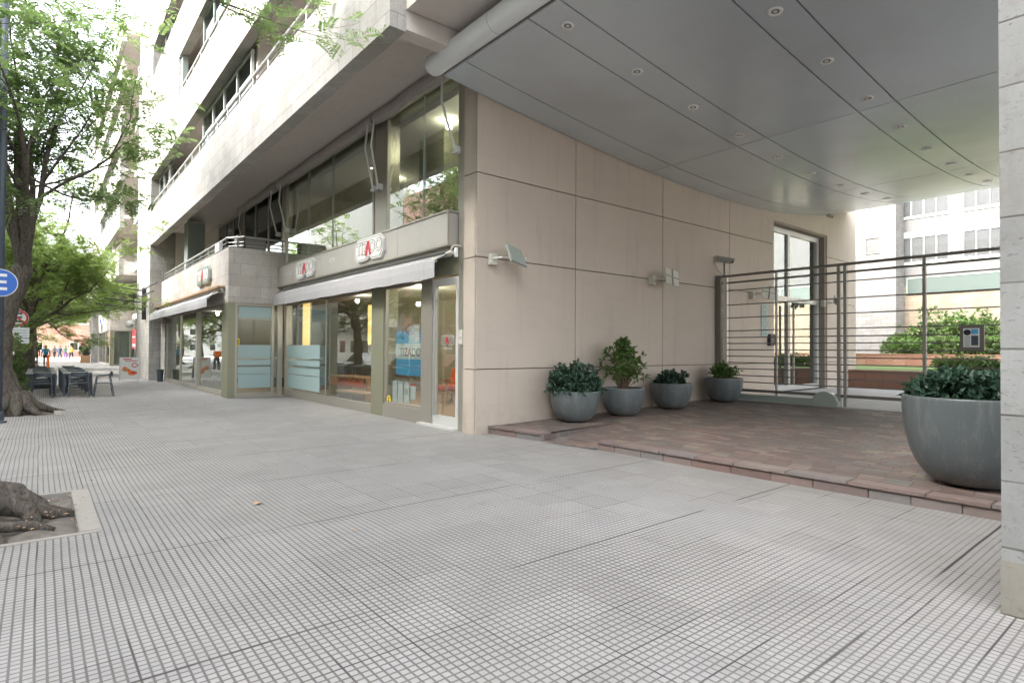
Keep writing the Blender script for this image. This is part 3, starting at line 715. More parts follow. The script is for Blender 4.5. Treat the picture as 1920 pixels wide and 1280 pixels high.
# ================================================================ GATE
GX = 14.5
GT = thing('sliding_gate', 'dark steel sliding gate of thin horizontal bars across the entrance', 'gate', (GX, 4, .3))
g = MB(); g.box(GX-.035, GX+.035, -3, 8.76, 3.60, 3.66); g.build('top_rail', 'gate', GT)
g = MB(); g.box(GX-.02, GX+.02, -3, 8.72, 3.42, 3.47); g.box(GX-.03, GX+.03, -3, 8.72, .53, .60); g.build('cross_rail', 'gate', GT)
for z in (3.23, 2.84, 2.49, 2.14, 1.96, 1.80, 1.63, 1.46, 1.29, 1.13, .95, .78):
    g = MB(); g.box(GX-.012, GX+.012, -3, 8.72, z-.013, z+.013); g.build('bar', 'gate', GT)
g = MB(); g.box(GX-.09, GX+.05, 8.66, 8.80, .29, 3.66); g.build('post', 'gate', GT)
g = MB(); g.box(GX-.03, GX+.03, 8.50, 8.62, .60, 3.60); g.build('post', 'frame_pale', GT)
for y in (7.15,): 
    g = MB(); g.box(GX-.03, GX+.03, y-.02, y+.02, .30, 3.6); g.build('post', 'gate_lt', GT)
for y in (5.52, 5.66): 
    g = MB(); g.box(GX-.05, GX+.045, y-.035, y+.035, .30, 3.6); g.build('post', 'gate_lt', GT)
for y in (3.97, 2.0, 0.): 
    g = MB(); g.box(GX-.04, GX+.035, y-.03, y+.03, .60, 3.6); g.build('post', 'gate_lt', GT)
g = MB(); g.box(GX-.16, GX-.04, 5.9, 8.6, .33, .47); g.build('drive_rail', 'frame_green', GT)
g = MB(); poly = [(-.30, 0), (.30, 0), (.30, .12)]+[(.27*math.cos(t), .12+.22*math.sin(t)) for t in [PI*k/14 for k in range(15)]]+[(-.30, .12)]
g.prism(poly, lambda u, v, t: (t, 5.92+u, .315+v), GX-.20, GX-.05); g.build('drive_motor', 'frame_green', GT, bevel=.008)
# call box
IC = thing('call_box', 'dark framed intercom panel mounted on the gate bars', 'intercom', (GX-.05, 3.2, 1.9))
ya, yb = on(1801, 632, X=GX-.06).y, on(1846, 632, X=GX-.06).y; z1, z0 = on(1823, 609, X=GX-.06).z, on(1823, 657, X=GX-.06).z
g = MB(); g.box(GX-.10, GX-.03, yb, ya, z0, z1); g.build('housing', 'gate', IC, bevel=.006)
dy, dz = ya-yb, z1-z0
def fr(u0, u1, v0, v1, x=GX-.108, t=.01): return (x, x+t, ya-u1*dy, ya-u0*dy, z1-v1*dz, z1-v0*dz)
g = MB(); g.box(*fr(.14, .82, .13, .87)); g.build('face_plate', 'paper', IC)
g = MB(); g.box(*fr(.48, .77, .42, .80, GX-.112, .005)); g.build('keypad', 'blue', IC) if 0 else g.build('keypad', 'polegrey', IC)
g = MB(); g.box(*fr(.48, .77, .17, .36, GX-.112, .005)); g.build('screen', 'skyblue', IC)
g = MB(); c = ((ya-.31*dy), (z1-.29*dz)); g.lathe([(.001, -.004), (.055, -.004), (.06, .002)], (GX-.11, c[0], c[1]), 20, ax='x', close=False); g.build('camera_lens', 'black', IC)
g = MB()
for v in (.45, .52, .60, .67, .74, .80): g.box(*fr(.20, .42, v, v+.025, GX-.111, .004))
g.build('print_line', 'gate_lt', IC)
# gate camera
def sec_camera(label, p, d, post=None, k=1.):
    t = thing('security_camera', label, 'camera', p); d = Vector(d).normalized(); p = Vector(p)
    g = MB(); a = p-d*.20*k; b_ = p+d*.20*k; g.bar(a, b_, .12*k, .13*k); g.build('body', 'gate_lt', t, bevel=.01)
    g = MB(); g.bar(p-d*.22*k+Vector((0, 0, .075*k)), p+d*.28*k+Vector((0, 0, .075*k)), .15*k, .018); g.build('hood', 'gate_lt', t)
    g = MB(); g.tube([p+d*.2*k, p+d*.235*k], .045*k, 14); g.build('lens', 'black', t)
    g = MB()
    if post: g.bar(p+Vector((0, 0, -.06)), p+Vector((0, 0, -post)), .06); g.tube([p-d*.2, p-d*.27+Vector((0, 0, -.12)), p-d*.2+Vector((0, 0, -.3)), p+Vector((-.02, .03, -post))], .01, 6)
    if not post: g.bar(p, p+Vector((0, 0, .14)), .025)
    g.build('bracket', 'gate_lt', t)
    return t
pc = on(1359, 488, X=GX); sec_camera('small grey camera on a stalk at the wall end of the gate', (GX, pc.y, pc.z), (.35, -.85, -.22), pc.z-3.66)
pc = on(1583, 406, Y=8.6); sec_camera('tiny camera hanging under the far edge of the canopy', (20.5, 8.3, cz(20.5)-.12), (.6, -.7, -.35), None, .5)
# wall mounted items by the lobby door
a = on(1440, 626, Y=8.8); b_ = on(1450, 648, Y=8.8)
t = thing('entry_phone', 'black entry phone box on the wall beside the lobby door', 'intercom', (a.x, 8.8, b_.z))
g = MB(); g.box(a.x, b_.x, 8.72, 8.83, b_.z, a.z); g.build('housing', 'black', t, bevel=.01)
g = MB(); g.box(b_.x+.02, b_.x+.12, 8.79, 8.83, b_.z+.02, a.z-.02); g.build('back_plate', 'white', t)
g = MB()
for k in range(4): g.box(a.x+.06, a.x+.10, 8.712, 8.72, b_.z+.08+k*.1, b_.z+.12+k*.1)
g.build('button', 'gate_lt', t)
a = on(1428, 571, Y=8.8); b_ = on(1440, 630, Y=8.8)
t = thing('number_plaque', 'tall pale green glass number plaque left of the lobby door', 'plaque', (a.x, 8.8, b_.z))
g = MB(); g.box(a.x, b_.x, 8.80, 8.825, b_.z, a.z); g.build('plate', 'frost', t)
g = MB()
for k in range(4):
    cx, c_z = (a.x+b_.x)/2, a.z-(k+.6)*(a.z-b_.z)/4.3
    g.lathe([(.05, 0), (.09, -.004), (.12, 0)], (cx, 8.797, c_z), 16, ax='y', close=False)
g.build('mark', 'frame_green', t)
# square wall lamps
def wall_lamp(px, py, label, tilt, yaw, mat, size=.42, rod=True):
    p = on(px, py, Y=8.45)
    t = thing('wall_lamp', label, 'wall lamp', tuple(p), 'square wall lamps along the panelled wall')
    g = MB(); g.box(p.x-.30, p.x-.16, 8.70, YE, p.z-.12, p.z+.10); g.build('bracket_box', 'offwhite', t, bevel=.01)
    g = MB(); g.tube([(p.x-.27, 8.72, p.z), (p.x-.22, 8.5, p.z), (p.x+.3, 8.47, p.z+.02)], .018, 8); g.tube([(p.x+.30, 8.47, p.z+.02), (p.x+.34, 8.47, p.z+.02)], .035, 10); g.build('arm', 'frame_pale', t)
    R_ = Matrix.Rotation(yaw, 3, 'Z')@Matrix.Rotation(tilt, 3, 'X')@Matrix.Rotation(.22, 3, 'Y'); q = Vector((p.x+.05, 8.40, p.z+.05)); s = size/2
    g = MB(); vs = [R_@Vector((x, y, z))+q for x in (-s, s) for y in (-.018, .018) for z in (-s, s)]
    g.add(vs, [(0, 1, 3, 2), (4, 6, 7, 5), (0, 4, 5, 1), (2, 3, 7, 6), (0, 2, 6, 4), (1, 5, 7, 3)]); g.build('lamp_plate', mat, t, bevel=.006)
    g = MB(); vs = [R_@Vector((x, y, z))+q for x in (-s*.45, s*.45) for y in (.018, .11) for z in (-s*.5, s*.5)]
    g.add(vs, [(0, 1, 3, 2), (4, 6, 7, 5), (0, 4, 5, 1), (2, 3, 7, 6), (0, 2, 6, 4), (1, 5, 7, 3)])
    g.build('lamp_body', 'offwhite', t, bevel=.01)
    if mat == 'offwhite':
        g = MB(); g.bar(R_@Vector((0, -.03, -s))+q, R_@Vector((0, -.03, s))+q, .03, .02); g.bar(R_@Vector((-s, -.03, 0))+q, R_@Vector((s, -.03, 0))+q, .03, .02); g.build('clip_bar', 'gate_lt', t)
    return t
wall_lamp(961, 484, 'greenish square plate lamp on the panelled wall nearest the shop door', -.55, .25, 'frame_green')
wall_lamp(1254, 524, 'off white square plate lamp with cross clips between the third and fourth small pots', -.3, -.15, 'offwhite')
wall_lamp(1437, 552, 'off white square plate lamp behind the gate bars left of the lobby door', -.2, -.55, 'offwhite', .40)
wall_lamp(1567, 568, 'small plate lamp just right of the lobby door', -.4, .2, 'frame_green', .36)
# ================================================================ AWNINGS
def awning(name, label, y0, y1, xw, zw, xo, zo, drop, mat, arms=True, seed=1):
    t = thing(name, label, 'awning', (xw, (y0+y1)/2, zw)); rr = random.Random(seed)
    g = MB(); n = 48; rows = []
    def ripple(y): return .004*math.sin(y*4.3+seed)+.012*mnoise.noise(Vector((y*2, seed, 0)))
    vs = []
    for i in range(n+1):
        y = y0+(y1-y0)*i/n; q = ripple(y); dr = drop+q*1.0
        pr = [(xw, zw), ((xw+xo)/2, (zw+zo)/2-.012), (xo, zo), (xo-.012+q*.3, zo-drop*.45), (xo-.004+q*.8, zo-dr)]
        vs += [(x, y, z) for x, z in pr]
    m = 5; g.add(vs, [(i*m+k, i*m+k+1, (i+1)*m+k+1, (i+1)*m+k) for i in range(n) for k in range(m-1)])
    o = g.build('canvas', mat, t); md = o.modifiers.new('thick', 'SOLIDIFY'); md.thickness = .006
    g = MB(); g.tube([(xo+.03, y0, zo-.02), (xo+.03, y1, zo-.02)], .028, 10); g.build('front_bar', 'rail', t)
    g = MB(); g.tube([(xw-.02, y0-.02, zw+.02), (xw-.02, y1+.02, zw+.02)], .05, 10); g.build('roller', 'frame_pale', t)
    if arms:
        for y in (y0+.12, y1-.12):
            g = MB(); g.bar((xw-.02, y, zw-.08), ((xw+xo)/2, y+(.25 if y < (y0+y1)/2 else -.25), zw-.12), .05); g.bar(((xw+xo)/2, y+(.25 if y < (y0+y1)/2 else -.25), zw-.12), (xo+.03, y, zo-.03), .045)
            g.tube([(xw, y-.1, zw-.06), (xw, y+.1, zw-.06)], .045, 8); g.build('arm', 'offwhite', t)
    return t
awning('shop_awning', 'long grey canvas awning with hanging valance over the shop window', 9.75, 19.9, 6.35, 3.56, 5.98, 3.36, .36, 'awning')
awning('shop_awning', 'weathered grey awning with shorter valance on the stone bay front', 20.55, 33.0, 4.58, 3.50, 4.12, 3.22, .30, 'awning', seed=5)
g = MB(); g.bar((4.50, 20.4, 3.58), (4.50, 33.3, 3.58), .22, .05); tg = g.build('awning_hood', 'wood', None, fix=True); tag(tg, 'thin rusty brown cover strip above the bay awning', 'awning cover')
# rolled upper awnings with their long arms
def rolled(y0, y1, arms, label):
    t = thing('rolled_awning', label, 'awning', (6.2, (y0+y1)/2, 7.2), 'rolled awnings above the upper shop windows')
    g = MB(); n = 40; vs = []; K = 12
    for i in range(n+1):
        y = y0+(y1-y0)*i/n; w_ = .02*math.sin(y*3)+.02*mnoise.noise(Vector((y*1.4, 3, 1)))
        for k in range(K):
            a = 2*PI*k/K; vs.append((6.24+.10*math.cos(a), y, 7.17+w_+(.155+.02*mnoise.noise(Vector((y*2.5, k, 0))))*math.sin(a)))
    g.add(vs, [(i*K+k, i*K+(k+1) % K, (i+1)*K+(k+1) % K, (i+1)*K+k) for i in range(n) for k in range(K)]+[tuple(range(K)), tuple(n*K+k for k in range(K))])
    g.build('canvas_roll', 'awning2', t)
    for y, dy in arms:
        g = MB(); g.tube([(6.18, y, 7.1), (6.10, y+dy*.35, 6.5), (6.28, y+dy, 5.55)], .024, 8); g.box(6.26, 6.40, y+dy-.04, y+dy+.04, 5.46, 5.60); g.tube([(6.28, y+dy-.09, 5.5), (6.28, y+dy+.09, 5.5)], .03, 8); g.build('folding_arm', 'white', t)
    return t
rolled(9.5, 12.95, [(9.85, -.33), (12.9, -.02)], 'rolled beige awning over the near upper window, arm ending at the corner pier')
rolled(13.05, 20.3, [(13.25, -.1), (19.9, -.25)], 'long rolled beige awning over the wide upper window')
rolled(20.6, 25.4, [(20.9, -.3), (25.0, -.3)], 'shorter rolled awning over the recessed windows above the stone bay')
# ================================================================ SIGNS
def sign_board():
    t = thing('shop_sign', 'long flat grey metal sign box above the shop awning with two white logo badges', 'sign', (6.15, 14.8, 3.6))
    g = MB(); g.box(6.15, 6.41, 9.55, 20.05, 3.66, 4.29); g.build('panel', 'sign', t, bevel=.006)
    g = MB(); g.box(6.13, 6.42, 9.52, 20.06, 4.29, 4.325); g.box(6.13, 6.42, 9.52, 20.06, 3.625, 3.66); g.box(6.13, 6.16, 9.52, 9.55, 3.66, 4.29); g.build('trim', 'frame', t)
    g = MB()
    for y in (11.6, 14.0, 16.2, 18.5): g.box(6.147, 6.15, y, y+.006, 3.67, 4.28)
    g.build('seam', 'frame', t)
    text_obj('4314-8000', 'frame_pale', t, (6.148, 18.95, 4.0), (0, -1, 0), .20, .002, .003, 'lettering')
    text_obj('4774', 'frame_pale', t, (6.148, 15.35, 4.0), (0, -1, 0), .20, .001, .0, 'faint_lettering')
    return t
sign_board()
def badge(label, X, yc, zc, w, h, plate='white', edge_='gate_lt', letters='gate', t_=.06, group='oval logo badges', parent_thing=None):
    t = thing('logo_badge', label, 'logo badge', (X, yc, zc), group)
    c = .24*h
    def oct_(s, n=0.):
        a, b_ = w/2*1-s, h/2-s; q = c
        pts = [(-a+q, -b_), (-.085*w-s*.2, -b_), (0-.04*w, -b_+.0), (.085*w, -b_), (a-q, -b_), (a, -b_+q), (a, b_-q), (a-q, b_), (-a+q, b_), (-a, b_-q), (-a, -b_+q)]
        # notch under the red letter: plate rises in an inverted V
        pts[1] = (-.12*w, -b_); pts[2] = (0, -b_+.17*h); pts[3] = (.12*w, -b_)
        return pts
    f = lambda u, v, tt: (X-tt, yc-u, zc+v)
    g = MB(); g.prism(oct_(0), f, 0, t_); g.build('border', plate, t)
    g = MB(); P_ = oct_(.055*h); g.prism(P_, f, t_, t_+.004); g.build('dark_outline', edge_, t)
    g = MB(); P_ = oct_(.085*h); g.prism(P_, f, t_+.004, t_+.009); g.build('face', plate, t)
    xo = X-t_-.010
    text_obj('TIZ', letters, t, (xo, yc+.235*w, zc+.02*h), (0, -1, 0), h*.74, .003, h*.034, 'letter')
    text_obj('DO', letters, t, (xo, yc-.255*w, zc+.02*h), (0, -1, 0), h*.74, .003, h*.034, 'letter')
    if letters != 'white': text_obj('TIZ', plate, t, (xo-.005, yc+.235*w, zc+.02*h), (0, -1, 0), h*.74, .002, h*.002, 'letter_face')
    if letters != 'white': text_obj('DO', plate, t, (xo-.005, yc-.255*w, zc+.02*h), (0, -1, 0), h*.74, .002, h*.002, 'letter_face')
    g = MB(); g.prism([(-.115*w, -.30*h), (-.055*w, -.30*h), (0, .02*h), (.055*w, -.30*h), (.115*w, -.30*h), (.03*w, .32*h), (-.03*w, .32*h)], f, t_+.009, t_+.02); g.build('red_letter', 'red', t)
    return t
badge('white edged oval logo badge nearest the shop door on the grey sign', 6.15, 12.95, 4.01, 1.50, .55)
badge('white edged oval logo badge at the far end of the grey sign', 6.15, 17.3, 3.98, 1.50, .53)
a = on(382, 518, X=4.56)
badge('dark green logo badge fixed on the stone bay parapet', XB, a.y, a.z, 2.0, .62, 'frame_green', 'black', 'white', .10)
# decals on the shop glass
t = badge('gold outlined logo decal on the shop door glass', 6.412, 9.93, 1.78, .52, .22, 'frame', 'frame_pale', 'frame', .002)
text_obj('tizado.com', 'frame_pale', t, (6.409, 9.93, 1.62), (0, -1, 0), .075, .001, 0, 'web_address')
PO = thing('window_poster', 'sky blue and white poster with an oval logo behind the shop glass', 'poster', (6.47, 11.6, 1.4))
pya, pyb = on(743, 660, X=6.46).y, on(790, 660, X=6.46).y
g = MB(); g.box(6.46, 6.464, pyb, pya, 1.0, 2.0); g.build('sheet', 'skyblue', PO)
g = MB(); g.box(6.455, 6.459, pyb, pya, 1.37, 1.73); g.build('white_band', 'paper', PO)
text_obj('TIZADO', 'gate', PO, (6.452, (pya+pyb)/2-.08, 1.52), (0, -1, 0), .26, .001, .002, 'poster_lettering')
g = MB(); g.box(6.456, 6.459, pyb+.1, pyb+.55, 1.75, 2.12); g.build('white_patch', 'paper', PO)
for i, (a, m_) in enumerate([(740, 'paper'), (750.5, 'paper'), (762, 'paper'), (774, 'paper')]):
    p = on(a, 753, X=6.44); nm = ['first white notice sheet from the column, low on the shop glass', 'second white notice sheet from the column, low on the shop glass', 'third notice sheet from the column with a grey printed square, low on the shop glass', 'small notice sheet with a pink header nearest the shop door'][i]
    t = thing('notice_sheet', nm, 'notice', tuple(p), 'paper notices low on the shop glass')
    g = MB(); g.box(6.44, 6.443, p.y-.11, p.y+.11, .38 if i < 3 else .48, .86 if i < 3 else .82); g.build('sheet', m_, t)
    g = MB(); 
    if i == 2: g.box(6.437, 6.44, p.y-.08, p.y+.08, .56, .70); g.build('print_block', 'frame_green', t)
    elif i == 3: g.box(6.437, 6.44, p.y-.11, p.y+.11, .78, .82); g.build('print_block', 'red', t)
    else:
        for k in range(7): g.box(6.437, 6.44, p.y-.08, p.y+.08, .45+k*.05, .452+k*.05)
        g.build('print_line', 'gate_lt', t)
def sticker(label, c, r, ax):
    t = thing('yellow_sticker', label, 'sticker', c, 'yellow stickers with a black mark')
    if ax == 'x':
        g = MB(); g.lathe([(.001, -.003), (r, -.003), (r, 0)], c, 20, ax='x', close=False); g.build('disc', 'yellow', t)
        text_obj('2', 'black', t, (c[0]-.006, c[1], c[2]), (0, -1, 0), r*1.5, .001, .006, 'mark')
    else:
        g = MB(); g.box(c[0]-r, c[0]+r, c[1]-.004, c[1], c[2]-r*.85, c[2]+r*.85); g.build('sheet', 'yellow', t)
        text_obj('2', 'black', t, (c[0]+r*.45, c[1]-.007, c[2]), (1, 0, 0), r*1.6, .001, .006, 'mark')
p = on(729, 751, X=6.41); sticker('round yellow sticker low on the shop glass beside the olive column', (6.41, p.y, p.z+.03), .10, 'x')
p = on(441, 641, Y=20.07); sticker('square yellow sticker on the frosted bay door', tuple(p), .13, 'y')
p = on(623, 747, X=6.41); sticker('tiny yellow sticker at the foot of the wide shop window', tuple(p), .055, 'x')
# small metal box by the door frame
t = thing('door_buzzer', 'small beige buzzer box on the end frame right of the shop door', 'buzzer', (6.36, 9.38, 1.8))
g = MB(); g.box(6.33, 6.38, 9.30, 9.42, 1.70, 1.98); g.build('cover', 'offwhite', t, bevel=.006)
g = MB(); g.box(6.325, 6.33, 9.34, 9.38, 1.80, 1.84); g.build('button', 'gate_lt', t)
# small camera at the end of the awning
t = thing('awning_camera', 'pale pipe bracket with small fittings at the near end of the grey sign', 'bracket', (6.3, 9.4, 3.6))
g = MB(); g.tube([(6.35, 9.40, 3.62), (6.15, 9.36, 3.60), (6.10, 9.42, 3.46), (6.30, 9.42, 3.44)], .022, 8); g.tube([(6.10, 9.3, 3.46), (6.10, 9.5, 3.46)], .035, 10); g.build('pipe', 'offwhite', t)
g = MB(); g.tube([(6.2, 9.33, 3.56), (6.2, 9.33, 3.38)], .04, 10); g.build('fitting', 'white', t)
# bars bracket and globe lamp on the stone tower
BR = thing('bracket_rack', 'dark steel wall bracket carrying long thin bars beside the bay awning', 'bracket', (4.0, 34.5, 3.9))
g = MB(); g.box(3.95, 4.12, 34.3, 34.6, 3.0, 4.6); g.build('plate', 'black', BR)
for k, (dx, z) in enumerate([(-.2, 4.45), (-.25, 4.15), (-.3, 3.85), (-.35, 3.55)]):
    g = MB(); g.tube([(3.0-.35*k, 33.6-.4*k, z+.03), (3.9, 34.3, z), (4.0+.0, 30.0+k*1.0, z+.05)], .03, 6); g.build('bar', 'black', BR)
p = on(243, 608, X=3.9)
t = thing('globe_lamp', 'white oval lamp on a short arm on the stone tower', 'wall lamp', tuple(p))
g = MB(); g.lathe([(.02, -.3), (.16, -.22), (.22, 0), (.16, .22), (.02, .3)], tuple(p), 16, ax='y'); g.build('shade', 'white', t, smooth=True)
g = MB(); g.tube([p, (4.12, p.y-1.0, p.z-.05)], .03, 6); g.build('arm', 'gate_lt', t)
# logo on the far bay: white plate with blue figure
p = on(190, 612, X=4.55)
t = thing('wall_badge', 'small white and blue badge on the far stone bay parapet', 'badge', tuple(p))
g = MB(); g.box(4.5, 4.62, p.y-.8, p.y+1.0, p.z-.35, p.z+.35); g.build('plate', 'white', t)
g = MB(); g.box(4.48, 4.5, p.y-.9, p.y-.1, p.z-.5, p.z+.3); g.lathe([(.01, -.1), (.25, -.08), (.25, .02)], (4.5, p.y-.4, p.z+.55), 12, ax='x'); g.build('figure', 'blue', t)
# no parking sticker like red poster on link wall
p = on(251, 640, X=5.25)
t = thing('red_poster', 'red poster on the glass left of the stone tower', 'poster', tuple(p))
g = MB(); g.box(5.24, 5.25, p.y-1.2, p.y+1.2, 1.5, 2.9); g.build('sheet', 'red', t)
g = MB(); g.box(5.235, 5.24, p.y-.9, p.y+.9, 1.65, 1.85); g.box(5.235, 5.24, p.y-.9, p.y+.9, 2.3, 2.4); g.build('white_band', 'paper', t)
# AC unit on the bay balcony
t = thing('air_conditioner', 'dark grey slatted air conditioner behind the bay balcony rail', 'air conditioner', (5.3, 20.6, 4.82))
g = MB(); g.box(4.95, 5.85, 20.32, 20.70, 4.50, 5.30); g.build('casing', 'gate', t, bevel=.01)
g = MB()
for k in range(6): g.box(4.98, 5.82, 20.30, 20.32, 4.86+k*.07, 4.90+k*.07)
g.build('grille', 'gate_lt', t)
t = thing('electric_box', 'pale electric box fixed to the bay balcony rail', 'box', (4.74, 21.7, 4.9))
g = MB(); g.box(4.62, 4.74, 21.3, 21.9, 4.86, 5.18); g.build('housing', 'white', t, bevel=.01)
# balcony ceiling lamps
def clamp_(px, py, z, lab):
    p = on(px, py, Z=z); t = thing('ceiling_lamp', lab, 'ceiling lamp', (p.x, p.y, z), 'round lamps on the balcony ceilings')
    ORG[t.name] = Vector((0, 0, 0))
    g = MB(); g.lathe([(.15, 0), (.15, -.03), (.12, -.05), (.09, -.05)], n=20); g.build('base', 'offwhite', t)
    g = MB(); g.lathe([(.085, -.05), (.07, -.09), (.01, -.10)], n=20); g.build('lens', 'frame_pale', t, smooth=True)
clamp_(495, 83, 10.54, 'round lamp on the ceiling of the nearest third floor balcony')
clamp_(350, 270, 10.54, 'round lamp on the balcony ceiling left of the glazed box, nearer one')
clamp_(321, 306, 10.54, 'round lamp on the balcony ceiling left of the glazed box, farther one')
# ================================================================ SHOP INTERIOR THINGS
def strip_light(px, py0, py1, X, wpx, lab):
    a = on(px, py0, X=X); b_ = on(px, py1, X=X); t = thing('light_strip', lab, 'light strip', (X, a.y, b_.z), 'tall glowing yellow light strips inside the shop')
    w_ = abs(on(px+wpx, py0, X=X).y-a.y)
    g = MB(); g.box(X, X+.05, a.y-w_, a.y, b_.z, a.z); g.build('tube', 'glow', t)
    g = MB(); g.box(X+.05, X+.09, a.y-w_-.03, a.y+.03, b_.z-.03, min(a.z+.03, 3.38)); g.build('housing', 'frame', t)
strip_light(568, 560, 648, 7.6, 11, 'yellow light strip behind the frosted part of the wide window')
strip_light(690, 572, 646, 7.6, 10, 'yellow light strip beside the olive column')
strip_light(806, 576, 647, 8.0, 4.5, 'thin yellow light strip seen past the shop door')
def desk(x, y, lab, l=1.5, d=.7, z=.74, mat='wood'):
    t = thing('desk', lab, 'desk', (x, y, .05))
    g = MB(); g.box(x-d/2, x+d/2, y-l/2, y+l/2, z-.05, z); g.build('top', mat, t, bevel=.004)
    for s in (-1, 1):
        g = MB(); g.box(x-d/2+.03, x+d/2-.03, y+s*l/2-.06 if s > 0 else y-l/2, y+s*l/2 if s > 0 else y-l/2+.06, .05, z-.05); g.build('side_panel', mat, t)
    return t
desk(6.95, 15.4, 'low oak bench table near the wide shop window', 1.9, .5, .40)
DK2 = desk(7.7, 17.0, 'oak desk with an orange front deeper in the shop', 2.8, .8, .74, 'wood')
g = MB(); g.box(7.27, 7.297, 15.7, 18.3, .45, .68); g.build('orange_panel', 'orange', DK2)
def armchair(x, y, lab):
    t = thing('armchair', lab, 'armchair', (x, y, .05))
    g = MB(); g.box(x-.32, x+.30, y-.34, y+.34, .40, .54); g.build('seat_cushion', 'orange', t, bevel=.04)
    g = MB(); g.prism([(.30, .50), (.42, .50), (.56, 1.02), (.44, 1.04)], lambda u, v, tt: (x+u-.14, tt, v), y-.33, y+.33); g.build('back_cushion', 'orange', t, bevel=.03)
    for s in (-1, 1):
        g = MB(); g.bar((x-.34, y+s*.39, .05), (x-.34, y+s*.39, .66), .045); g.bar((x+.34, y+s*.39, .05), (x+.34, y+s*.39, .66), .045); g.bar((x-.38, y+s*.39, .67), (x+.40, y+s*.39, .67), .06, .035); g.bar((x-.34, y+s*.39, .36), (x+.34, y+s*.39, .36), .04); g.build('side_frame', 'wood', t)
    g = MB(); g.box(x-.36, x-.31, y-.37, y+.37, .30, .38); g.box(x+.31, x+.36, y-.37, y+.37, .30, .38); g.build('cross_rail', 'wood', t)
p = on(838, 735, Z=.45); armchair(9.3, 14.3, 'orange armchair with wooden frame seen through the shop door')
for i, (x, y) in enumerate([(7.4, 11.5), (7.4, 10.2), (9.2, 10.6), (7.6, 16), (9.4, 14.6)]):
    t = thing('ceiling_spot', ['lit spotlight nearest the upper column', 'lit spotlight nearest the corner pier upstairs', 'deeper lit spotlight in the near upper room', 'lit spotlight in the wide upper room, nearer the glass', 'lit spotlight in the wide upper room, deeper in'][i], 'spotlight', (x, y, 7.0), 'lit ceiling spotlights upstairs')
    ORG[t.name] = Vector((0, 0, 0))
    g = MB(); g.lathe([(.075, 0), (.08, -.02), (.055, -.02)], n=18, close=False); g.build('ring', 'white', t)
    g = MB(); g.lathe([(.001, -.012), (.052, -.012), (.055, -.004)], n=16, close=False); g.build('bulb', 'spot', t)
# ================================================================ POTS AND SHRUBS
def leaf_cluster(mb, p, n, size, rr, up=.3, aspect=.42, d0=None):
    for _ in range(n):
        d = Vector((rr.gauss(0, 1), rr.gauss(0, 1), rr.gauss(up, .8))).normalized()
        if d0 is not None: d = (d*.8+d0).normalized()
        s = d.cross(Vector((rr.uniform(-1, 1), rr.uniform(-1, 1), rr.uniform(.3, 1)))).normalized(); L_ = size*rr.uniform(.6, 1.15)
        nrm_ = s.cross(d)*.12*L_
        a = p+d*L_*.12; w_ = s*L_*aspect*.5
        mb.add([a, a+d*L_*.45+w_+nrm_, a+d*L_-nrm_, a+d*L_*.45-w_+nrm_], [(0, 1, 2), (0, 2, 3)])
def pot(x, y, z, R_, H_, lab, shrub):
    t = thing('planter_pot', lab[0], 'planter', (x, y, z), 'round grey bowl planters'); ORG[t.name] = Vector((0, 0, 0))
    pr = [(R_*.41, 0), (R_*.45, .010)]
    for k in range(1, 15):
        a = k/14*PI/2; pr.append((R_*(.44+.56*math.sin(a)), H_*(1-math.cos(a))*1.0*.93+.012))
    pr += [(R_*1.0, H_*.985), (R_*.992, H_), (R_*.93, H_), (R_*.915, H_-.03), (R_*.90, H_-.16)]
    g = MB(); g.lathe(pr, n=64); g.build('bowl', 'pot', t, smooth=True)
    g = MB(); vs = [(0, 0, H_-.085)]; n = 40
    for r_ in (.35, .65, .90): vs += [(R_*r_*math.cos(2*PI*k/n), R_*r_*math.sin(2*PI*k/n), H_-.09+.012*math.sin(k*1.7+r_*9)) for k in range(n)]
    fs = [(0, 1+k, 1+(k+1) % n) for k in range(n)]+[(1+j*n+k, 1+(j+1)*n+k, 1+(j+1)*n+(k+1) % n, 1+j*n+(k+1) % n) for j in range(2) for k in range(n)]
    g.add(vs, fs); g.build('soil', 'soil', t)
    s = thing('shrub', lab[1], 'shrub', (x, y, z+H_-.09), 'shrubs in the bowl planters'); ORG[s.name] = Vector((0, 0, 0)); rr = random.Random(int(x*100))
    lf, st = MB(), MB(); kind, rx, h, n, size, mat = shrub
    for i in range(n):
        if kind == 'dome':
            a, e = rr.uniform(0, 2*PI), math.asin(rr.uniform(0.02, 1)); q = rr.uniform(.55, 1.0)
            lump = 1+.22*mnoise.noise(Vector((math.cos(a)*1.6, math.sin(a)*1.6, e*2+x)))
            p = Vector((rx*q*lump*math.cos(a)*math.cos(e)**.6, rx*q*lump*math.sin(a)*math.cos(e)**.6, .04+h*q*lump*math.sin(e)))
        else:
            lv = rr.uniform(.28, 1.); a = rr.uniform(0, 2*PI); w_ = rx*(math.sin(min(1, lv*1.05)*PI)**.6)*rr.uniform(.3, 1)
            p = Vector((w_*math.cos(a), w_*math.sin(a), h*lv))
        base = Vector((p.x*.12, p.y*.12, 0)); mid = Vector((p.x*.5, p.y*.5, p.z*.6))
        if kind != 'dome' or i % 3 == 0: st.tube([base, mid, p], [.009, .006, .003], 5, cap=False)
        leaf_cluster(lf, p, 9 if kind == 'dome' else 7, size, rr, .25, .62 if kind == 'dome' else .36)
        if kind != 'dome': leaf_cluster(lf, (mid+p)/2, 4, size, rr, .2, .36)
    st.build('stem', 'stem', s, fix=False); lf.build('foliage', mat, s, fix=False)
pot(8.36, 8.24, tz(8.36), .50, .62, ('first small grey bowl planter, on the terrace edge nearest the shop door', 'round dense dark green shrub in the first small pot'), ('dome', .55, .60, 330, .10, 'leaf_dark'))
